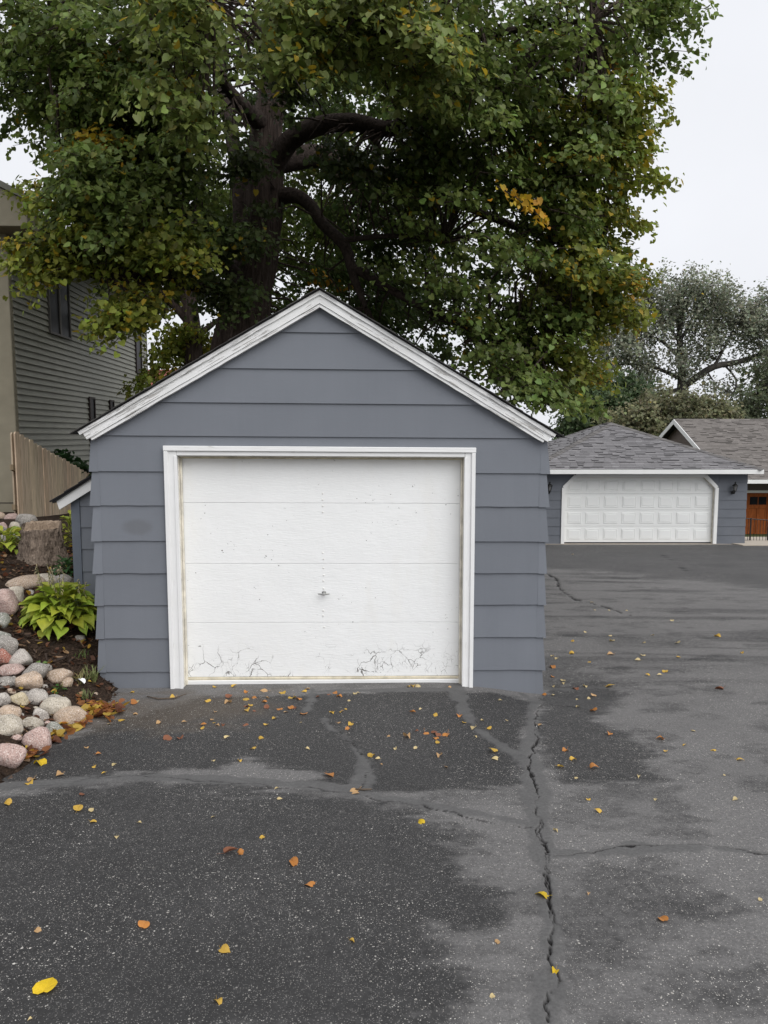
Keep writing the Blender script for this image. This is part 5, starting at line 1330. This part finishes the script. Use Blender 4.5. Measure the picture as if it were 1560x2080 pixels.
for i, (x, y, z, w, h, c) in sorted(enumerate(ROCKS), key=lambda t: t[1][1]):
    k = cnt.get(c, 0); cnt[c] = k + 1
    o = bpy.data.objects.new('boulder', rock_mesh(i + 11, w * 1.12, h * 1.1)); col.objects.link(o)
    o.location = (x, y, z - .015); o.rotation_euler = (random.uniform(-.12, .12), random.uniform(-.12, .12), random.uniform(-.4, .4))
    g = random.uniform(.9, 1.1); o.color = (*[q * g for q in RC[c]], 1)
    lab = (ORD[k] + ' ' if list(r[5] for r in ROCKS).count(c) > 1 else '') + CW[c] + ' to the camera in the garden bank'
    if list(r[5] for r in ROCKS).count(c) == 1: lab = CW[c] + ' in the garden bank left of the garage'
    tag(o, lab, 'boulder', 'boulders edging the garden bank')

# ---------------------------------------------------------------- stump
sx, sy = -3.93, 8.40
st = empty('tree_stump', (sx, sy, bz(sx, sy) - .02)); tag(st, 'grey-brown rough-barked tree stump with a stepped saw cut on the bank', 'stump')
SD = 72; NV = 20; v = []; f = []
def stump_top(a, r):      # front half cut lower than the back
    yv = math.sin(a) * r; xv = math.cos(a) * r
    return .40 + (.075 if yv > .02 + .10 * xv else 0) + .035 * xv + .022 * mnoise.noise((xv * 22, yv * 22, 0))
for i in range(NV + 1):
    t = i / NV
    for k in range(SD):
        a = 2 * math.pi * k / SD
        fl = .245 * (1 - t) ** 2.2 * .36 + .190 + .006 * t
        lob = 1 + (.10 * (1 - t) ** 1.5 + .03) * math.sin(4 * a + 1) + .035 * mnoise.noise((math.cos(a) * 2, math.sin(a) * 2, t))
        rg = abs(mnoise.noise((math.cos(a) * 9, math.sin(a) * 9, t * 2.6))) * .055 + abs(mnoise.noise((math.cos(a) * 22, math.sin(a) * 22, t * 9))) * .034 - .02
        r = fl * lob + rg
        if i == NV: r *= .97
        v.append((math.cos(a) * r, math.sin(a) * r, t * stump_top(a, .2)))
for i in range(NV):
    for k in range(SD): f.append((i*SD + k, i*SD + (k+1) % SD, (i+1)*SD + (k+1) % SD, (i+1)*SD + k))
b = MB(); b.add(v, f); b.build('bark', M['stump'], st, smooth=True)
v = []; f = []
for i in range(10):
    for k in range(SD):
        a = 2 * math.pi * k / SD; r0 = math.hypot(*[q for q in (b.v[NV*SD + k][0], b.v[NV*SD + k][1])])
        r = r0 * (1 - i / 9.3)
        v.append((math.cos(a) * r, math.sin(a) * r, stump_top(a, r) + (0 if i == 0 else random.uniform(-.003, .003)) - (.012 if i > 0 else 0)))
for i in range(9):
    for k in range(SD): f.append((i*SD + k, i*SD + (k+1) % SD, (i+1)*SD + (k+1) % SD, (i+1)*SD + k))
b = MB(); b.add(v, f); b.build('cut_top', M['cut'], st)

# ---------------------------------------------------------------- hostas and other plants
def blade_mesh(seed, L=1.0, W=.62, arch=.55, cup=.22):
    r_ = random.Random(seed); b = MB(); vv = []; f = []; n = 7
    prof = [0.05, .55, .9, 1.0, .86, .55, .22, .0]
    for i in range(n + 1):
        t = i / n; w = W / 2 * prof[i] * r_.uniform(.94, 1.06)
        y = L * t; zc = .34 * t - arch * t * t
        wv = .03 * math.sin(t * 9 + seed)
        vv += [(-w, y, zc + cup * w * 1.4 + wv), (-w * .5, y, zc + cup * w * .3), (0, y, zc - .03), (w * .5, y, zc + cup * w * .3), (w, y, zc + cup * w * 1.4 - wv)]
    for i in range(n):
        for j in range(4): f.append((i*5 + j, i*5 + j + 1, (i+1)*5 + j + 1, (i+1)*5 + j))
    b.add(vv, f); b.tube([(0, .04, -.01), (0, -.35, -.18), (0, -.7, -.45)], [.03, .03, .035], 4, False)
    me = bpy.data.meshes.new('leaf'); me.from_pydata(b.v, [], b.f); me.update(); me.materials.append(M['hosta'])
    me.polygons.foreach_set('use_smooth', [True] * len(me.polygons))
    return me
def m_hosta():
    m, nt, out = new_mat('hosta_leaf')
    oi = N(nt, 'ShaderNodeObjectInfo')
    tc = N(nt, 'ShaderNodeTexCoord')
    w = N(nt, 'ShaderNodeTexWave', {'Vector': tc.outputs['Object'], 'Scale': 5.5, 'Distortion': .6}, bands_direction='X')
    c = mix(nt, 1.0, oi.outputs['Color'], ramp(nt, noise(nt, tc.outputs['Object'], 3, 3), [(.3, (.8, .85, .8)), (.7, (1.15, 1.1, 1.0))]), 'MULTIPLY')
    p = N(nt, 'ShaderNodeBsdfPrincipled', {'Base Color': c, 'Roughness': .42, 'Specular IOR Level': .4})
    bn = N(nt, 'ShaderNodeBump', {'Height': w.outputs[1], 'Strength': .35, 'Distance': .03}); nt.links.new(bn.outputs[0], p.inputs['Normal'])
    t = N(nt, 'ShaderNodeBsdfTranslucent', {'Color': c})
    mx = N(nt, 'ShaderNodeMixShader', {0: .3, 1: p.outputs[0], 2: t.outputs[0]}); nt.links.new(mx.outputs[0], out.inputs[0])
    return m
M['hosta'] = m_hosta()
hl = [blade_mesh(s, 1, .70 + .06 * (s % 3), .45 + .12 * (s % 4), .22) for s in range(6)]
def hosta(name, label, x, y, rad, ht, n, leafL, colr, z=None, stalks=0, cat='plant'):
    z = bz(x, y) if z is None else z
    h = empty(name, (x, y, z)); tag(h, label, cat)
    for k in range(n):
        t = (k + .5) / n                       # 0 centre .. 1 rim
        a = k * 2.39996 + random.uniform(-.3, .3)
        rr = rad * (.10 + .62 * t ** .7) * random.uniform(.85, 1.1)
        o = bpy.data.objects.new('leaf', hl[k % 6]); col.objects.link(o); o.parent = h
        L = leafL * random.uniform(.75, 1.15) * (.85 + .25 * (1 - abs(t - .5)))
        o.location = (math.cos(a) * rr, math.sin(a) * rr, ht * (.98 - .85 * t ** 1.25) * random.uniform(.85, 1.1) + .02)
        o.rotation_euler = (R(38) * (1 - t) - R(28) * t + random.uniform(-.25, .25), random.uniform(-.35, .35), a - math.pi / 2 + random.uniform(-.35, .35))
        o.scale = (L * random.uniform(.85, 1.1), L, L)
        g = random.uniform(.72, 1.22); yl = random.uniform(.85, 1.15)
        o.color = (colr[0] * g * yl, colr[1] * g, colr[2] * g, 1)
    for k in range(stalks):
        a = random.uniform(0, 6.28); rr = random.uniform(.05, rad * .45); H = ht + random.uniform(.10, .30)
        bx, by_ = math.cos(a) * rr, math.sin(a) * rr; lx, ly = bx * random.uniform(1.3, 2.0) + random.uniform(-.06, .06), by_ * random.uniform(1.1, 1.6)
        b = MB(); b.tube([(bx, by_, ht * .3), ((bx + lx) / 2, (by_ + ly) / 2, H * .7), (lx, ly, H)], [.004, .0035, .002], 4, False)
        sk_ = b.build('flower_stalk', M['stalk'], h)
        b = MB()
        for j in range(7):
            t = .72 + .045 * j; zz = H * t * 1.02; px_, py_ = bx + (lx - bx) * t, by_ + (ly - by_) * t; aa = random.uniform(0, 6.28)
            b.tube([(px_, py_, zz), (px_ + .012 * math.cos(aa), py_ + .012 * math.sin(aa), zz - .006), (px_ + .022 * math.cos(aa), py_ + .022 * math.sin(aa), zz - .028)], [.002, .005, .001], 4, False)
        b.build('seed_pods', M['pod'], sk_)
    return h
M['stalk'] = m_simple('green_stalk', (.11, .12, .05), .8); M['pod'] = m_simple('dry_seed_pod', (.34, .29, .17), .85, .3, 30)
hosta('hosta', 'bushy lime-green hosta with spent flower stalks beside the lean-to', -3.02, 6.78, .41, .33, 175, .145, (.38, .46, .06), stalks=12)
hosta('hosta', 'yellow-green hosta left of the tree stump', -4.42, 8.55, .30, .22, 40, .15, (.36, .42, .06), stalks=2)
hosta('bellflower_plant', 'upright yellow-green leafy plant behind the right side of the stump', -3.86, 9.0, .13, .46, 44, .09, (.36, .40, .06), stalks=2)
hosta('groundcover_plant', 'dark green leafy plant right of the stump foot', -3.50, 8.02, .15, .18, 34, .085, (.06, .15, .045))
hosta('weed', 'small pale green weed growing among the boulders', -2.84, 5.95, .05, .05, 10, .06, (.16, .24, .07))
hosta('weed', 'small dark green weed by the cream boulders', -2.60, 5.72, .06, .04, 12, .04, (.06, .14, .03))
hosta('creeping_plant', 'grey-green feathery clump behind the hosta leaves', -3.15, 7.05, .20, .20, 60, .05, (.15, .20, .10))
# shrub leaves over the fence
def bush(name, label, c, r, n, colr, ls, nl=60):
    t = empty(name, (c[0], c[1], c[2] - r[2] - .6)); tag(t, label, 'shrub'); o = t.location
    u = rng.normal(0, 1, (n, 3)); u /= np.linalg.norm(u, axis=1, keepdims=True)
    cc = np.array(c) + u * rng.random((n, 1)) ** .4 * np.array(r)
    A = spray_leaves(cc, u * np.array((1, 1, .4)), nl, colr, .0, 0, ls, .12, length=.25); A[0] = A[0] - np.array(o)
    foliage('foliage', t, *A, M['leaf'])
    b = MB()
    for q in cc[:14]: b.tube([(0, 0, 0), tuple((np.array(c) - np.array(o)) * .6), tuple(q - np.array(o))], [.015, .012, .004], 4, False)
    b.build('stems', M['bark'], t)
bush('shrub', 'dark green shrub showing above the low end of the fence', (-6.28, 15.0, 1.05), (.30, .35, .30), 22, (.030, .065, .022), .10)

# grass tufts along the driveway edge
def tuft(x, y, n, h, label, colr):
    b = MB(); r_ = random.Random(int(x * 1000 + y * 77))
    for k in range(n):
        a = r_.uniform(0, 6.28); l = h * r_.uniform(.5, 1.1); ln = r_.uniform(.25, .9); bx, by_ = r_.uniform(-.05, .05), r_.uniform(-.05, .05)
        dx, dy = math.cos(a), math.sin(a); sx_, sy_ = -dy * .0045, dx * .0045
        p = [(bx + dx*ln*l*t*t, by_ + dy*ln*l*t*t, l*t*(1 - .25*ln*t)) for t in (0, .45, .8, 1)]
        vv = []
        for i, q in enumerate(p):
            w = (1, .9, .55, .05)[i]; vv += [(q[0]-sx_*w, q[1]-sy_*w, q[2]), (q[0]+sx_*w, q[1]+sy_*w, q[2])]
        b.add(vv, [(0,1,3,2), (2,3,5,4), (4,5,7,6)])
    o = b.build('grass_tuft', M['grass']); o.location = (x, y, max(bz(x, y), gz(x, y)) - .005); o.color = (*colr, 1)
    tag(o, label, 'grass', 'grass tufts by the garage corner')
for i, (x, y, n, h, lb, cl) in enumerate([(-2.50, 6.12, 34, .15, 'grass tuft against the garage corner, tallest of the tufts', (.17, .20, .07)), (-2.56, 5.98, 26, .12, 'yellowing grass tuft behind the white scrap', (.24, .22, .09)),
        (-2.42, 5.78, 30, .10, 'low grass tuft beside the leaf pile', (.16, .19, .07)), (-2.60, 5.83, 20, .09, 'thin straw-coloured grass tuft among the boulders', (.26, .22, .10)), (-2.68, 6.35, 16, .10, 'small green tuft in the mulch near the wall', (.12, .18, .05)), (-2.52, 5.55, 24, .05, 'mossy short grass on the flat stones', (.14, .16, .05))]):
    tuft(x, y, n, h, lb, cl)

# mulch chips and leaf litter on the bank: uncountable
n = 11000
px = rng.uniform(-5.4, -2.25, n); py = rng.uniform(4.2, 10.5, n)
k = (px > -.52 * py - .3) & ~((px > -2.5) & (py > 6.25))
px, py = px[k], py[k]; n = len(px)
pz = bed_z(px, py) + .022 + rng.uniform(0, .012, n)
an = rng.uniform(0, 6.28, n); ln = rng.uniform(.012, .045, n); wd = rng.uniform(.004, .010, n); tl = rng.normal(0, .35, n)
d = np.stack([np.cos(an), np.sin(an), tl], 1); s_ = np.stack([-np.sin(an), np.cos(an), rng.normal(0, .4, n)], 1)
c0 = np.stack([px, py, pz], 1); up = np.array((0, 0, .004))
quad = np.stack([c0 - d*ln[:, None] - s_*wd[:, None], c0 + d*ln[:, None] - s_*wd[:, None]*.6, c0 + d*ln[:, None] + s_*wd[:, None]*.7, c0 - d*ln[:, None] + s_*wd[:, None]], 1)
g = rng.uniform(.3, 1.8, (n, 1)); cc = np.array((.062, .040, .028)) * g
k = rng.random(n) < .13; cc[k] = np.array((.20, .13, .08)) * g[k]
o = np_mesh('mulch_chips', quad.reshape(-1, 3), np.arange(n * 4), np.full(n, 4), M['leafback'], None, np.repeat(cc, 4, axis=0))
tag(o, 'dark shredded bark mulch covering the garden bank', 'mulch', kind='stuff')

def litter(name, label, pts, size, pal, lift=.02):
    pts = np.array(pts); n = len(pts)
    nn = np.array((0, 0, 1.)) + rng.normal(0, .55, (n, 3)); tt = rng.normal(0, 1, (n, 3))
    cc = np.array(pal)[rng.integers(0, len(pal), n)] * rng.uniform(.6, 1.25, (n, 1))
    o = foliage(name, None, pts, nn, tt, size * rng.uniform(.6, 1.3, n), cc, M['leafback'])
    tag(o, label, 'leaf litter', kind='stuff')
LP = [(.42, .17, .05), (.30, .12, .05), (.48, .28, .04), (.20, .08, .045), (.55, .38, .07), (.38, .24, .13)]
pts = []
for k in range(900):
    x, y = rng.uniform(-4.6, -2.3), rng.uniform(5.0, 9.2)
    if x < -.52 * y - .2 or (x > -2.5 and y > 6.2): continue
    pts.append((x, y, bz(x, y) + .035))
litter('leaf_litter', 'scattered brown and orange fallen leaves over the mulch', pts, .046, LP + [(.16, .075, .045)] * 5)
pts = []
for k in range(230):
    t = rng.random() ** .8
    x0, y0 = (-2.02, 5.42)
    if k < 140: x, y = -2.22 + rng.normal(0, .10), 5.55 + rng.normal(0, .10)
    else:
        t = rng.random(); x, y = -2.24 - .10 * t + rng.normal(0, .04), 5.35 - .85 * t + rng.normal(0, .04)
    pts.append((x, y, max(bz(x, y), gz(x, y)) + .012 + rng.uniform(0, .045 if k < 140 else .025)))
litter('leaf_pile', 'drift of orange, brown and yellow leaves against the boulders at the driveway edge', pts, .058, LP[:5])

# white scrap, twigs, hose
o = bpy.data.objects.new('paper_scrap', leaf_mesh('paper_scrap', .6, .5, 0, 3, False, M['chip'])); col.objects.link(o)
o.location = (-2.47, 5.92, -.30 + .02); o.scale = (.09, .10, .09); o.rotation_euler = (.3, .2, 1.1); tag(o, 'crumpled white scrap lying in the grass by the garage corner', 'scrap')
def twig(pts, r, label, mat='twig', name='twig'):
    b = MB(); b.tube(pts, r, 6); o = b.build(name, M[mat], None, smooth=True); tag(o, label, 'twig' if name == 'twig' else 'hose'); return o
def gp(x, y, dz=.012): return (x, y, gz(x, y) + dz)
twig([gp(-1.98, 5.98), gp(-1.86, 5.90), gp(-1.74, 5.92), gp(-1.66, 6.02, .02)], [.004, .006, .006, .003], 'curved dark twig on the asphalt below the left door casing')
twig([gp(-.165, 4.08), gp(-.12, 4.07), gp(-.07, 4.075)], [.004, .006, .004], 'short dark twig on the asphalt in front of the door crack')
twig([(-5.4, 9.6, bz(-5.4, 9.6) + .16), (-4.95, 9.4, bz(-4.95, 9.4) + .17), (-4.6, 9.15, bz(-4.6, 9.15) + .09), (-4.4, 9.0, bz(-4.4, 9.0) + .02)], [.014, .014, .013, .010], 'grey bent garden hose lying over the upper boulders', 'hose', 'garden_hose')

# ---------------------------------------------------------------- fallen leaves on the asphalt
LCOL = {'y': (.62, .40, .07), 'Y': (.72, .50, .02), 'o': (.52, .22, .055), 't': (.52, .33, .16), 'b': (.24, .095, .05), 'p': (.62, .50, .26)}
LNAME = {'y': 'yellow', 'Y': 'bright yellow', 'o': 'orange', 't': 'tan', 'b': 'brown', 'p': 'pale'}
fl = [leaf_mesh('fallen_leaf', c, fo, st_, s + 20, True, None, tw_) for s, (c, fo, st_, tw_) in enumerate([(.5, .35, .5, .2), (.9, .1, .4, -.4), (.2, .55, .6, .3), (1.2, .4, .35, .1), (.6, -.3, .5, .5), (.3, .2, .3, -.2), (1.0, .7, .45, .4)])]
def zone(x, y):
    if y > 7.2: return 'on the far asphalt right of the near garage'
    if x > 1.42 and y > 5.6: return 'beside the right wall of the near garage'
    if x > 1.0 * y * .21 + .05 and y <= 5.6: return 'on the asphalt right of the long crack'
    if y > 5.05: return 'just in front of the white door' if x > -1.75 else 'near the left garage corner'
    if y > 4.1: return 'on the asphalt above the curved crack'
    return 'on the foreground asphalt below the curved crack'
cls = {}
for i, (x, y, c, s) in enumerate(LEAVES): cls.setdefault((c, zone(x, y)), []).append((x / y, i))
NTH = ['leftmost', 'second', 'third', 'fourth', 'fifth', 'sixth', 'seventh', 'eighth', 'ninth', 'tenth', 'eleventh', 'twelfth', 'thirteenth', 'fourteenth', 'fifteenth', 'sixteenth', 'seventeenth', 'eighteenth', 'nineteenth', 'twentieth', 'twenty-first', 'twenty-second', 'twenty-third', 'twenty-fourth', 'twenty-fifth', 'twenty-sixth', 'twenty-seventh', 'twenty-eighth', 'twenty-ninth', 'thirtieth']
labels = {}
for (c, zn), L in cls.items():
    L.sort()
    for k, (_, i) in enumerate(L):
        nm = LNAME[c] + ' fallen leaf'
        if len(L) == 1: labels[i] = 'only ' + nm + ' ' + zn
        elif k == 0: labels[i] = 'leftmost ' + nm + ' ' + zn
        elif k == len(L) - 1: labels[i] = 'rightmost ' + nm + ' ' + zn
        else: labels[i] = NTH[min(k, 29)] + ' ' + nm + ' from the left ' + zn
for i, (x, y, c, s) in enumerate(LEAVES):
    o = bpy.data.objects.new('fallen_leaf', fl[int(rng.integers(0, len(fl)))]); col.objects.link(o)
    sz = s * (.84 if y > 4.9 else .66)
    o.scale = (sz * rng.uniform(.8, 1.1), sz, sz)
    o.rotation_euler = (rng.uniform(-.35, .35), rng.uniform(-.35, .35), rng.uniform(0, 6.28))
    o.location = (x, y, gz(x, y) + .004 + .12 * sz)
    g = rng.uniform(.82, 1.12); o.color = (*[min(.9, q * g) for q in LCOL[c]], 1)
    tag(o, labels[i], 'leaf', 'fallen leaves on the driveway')
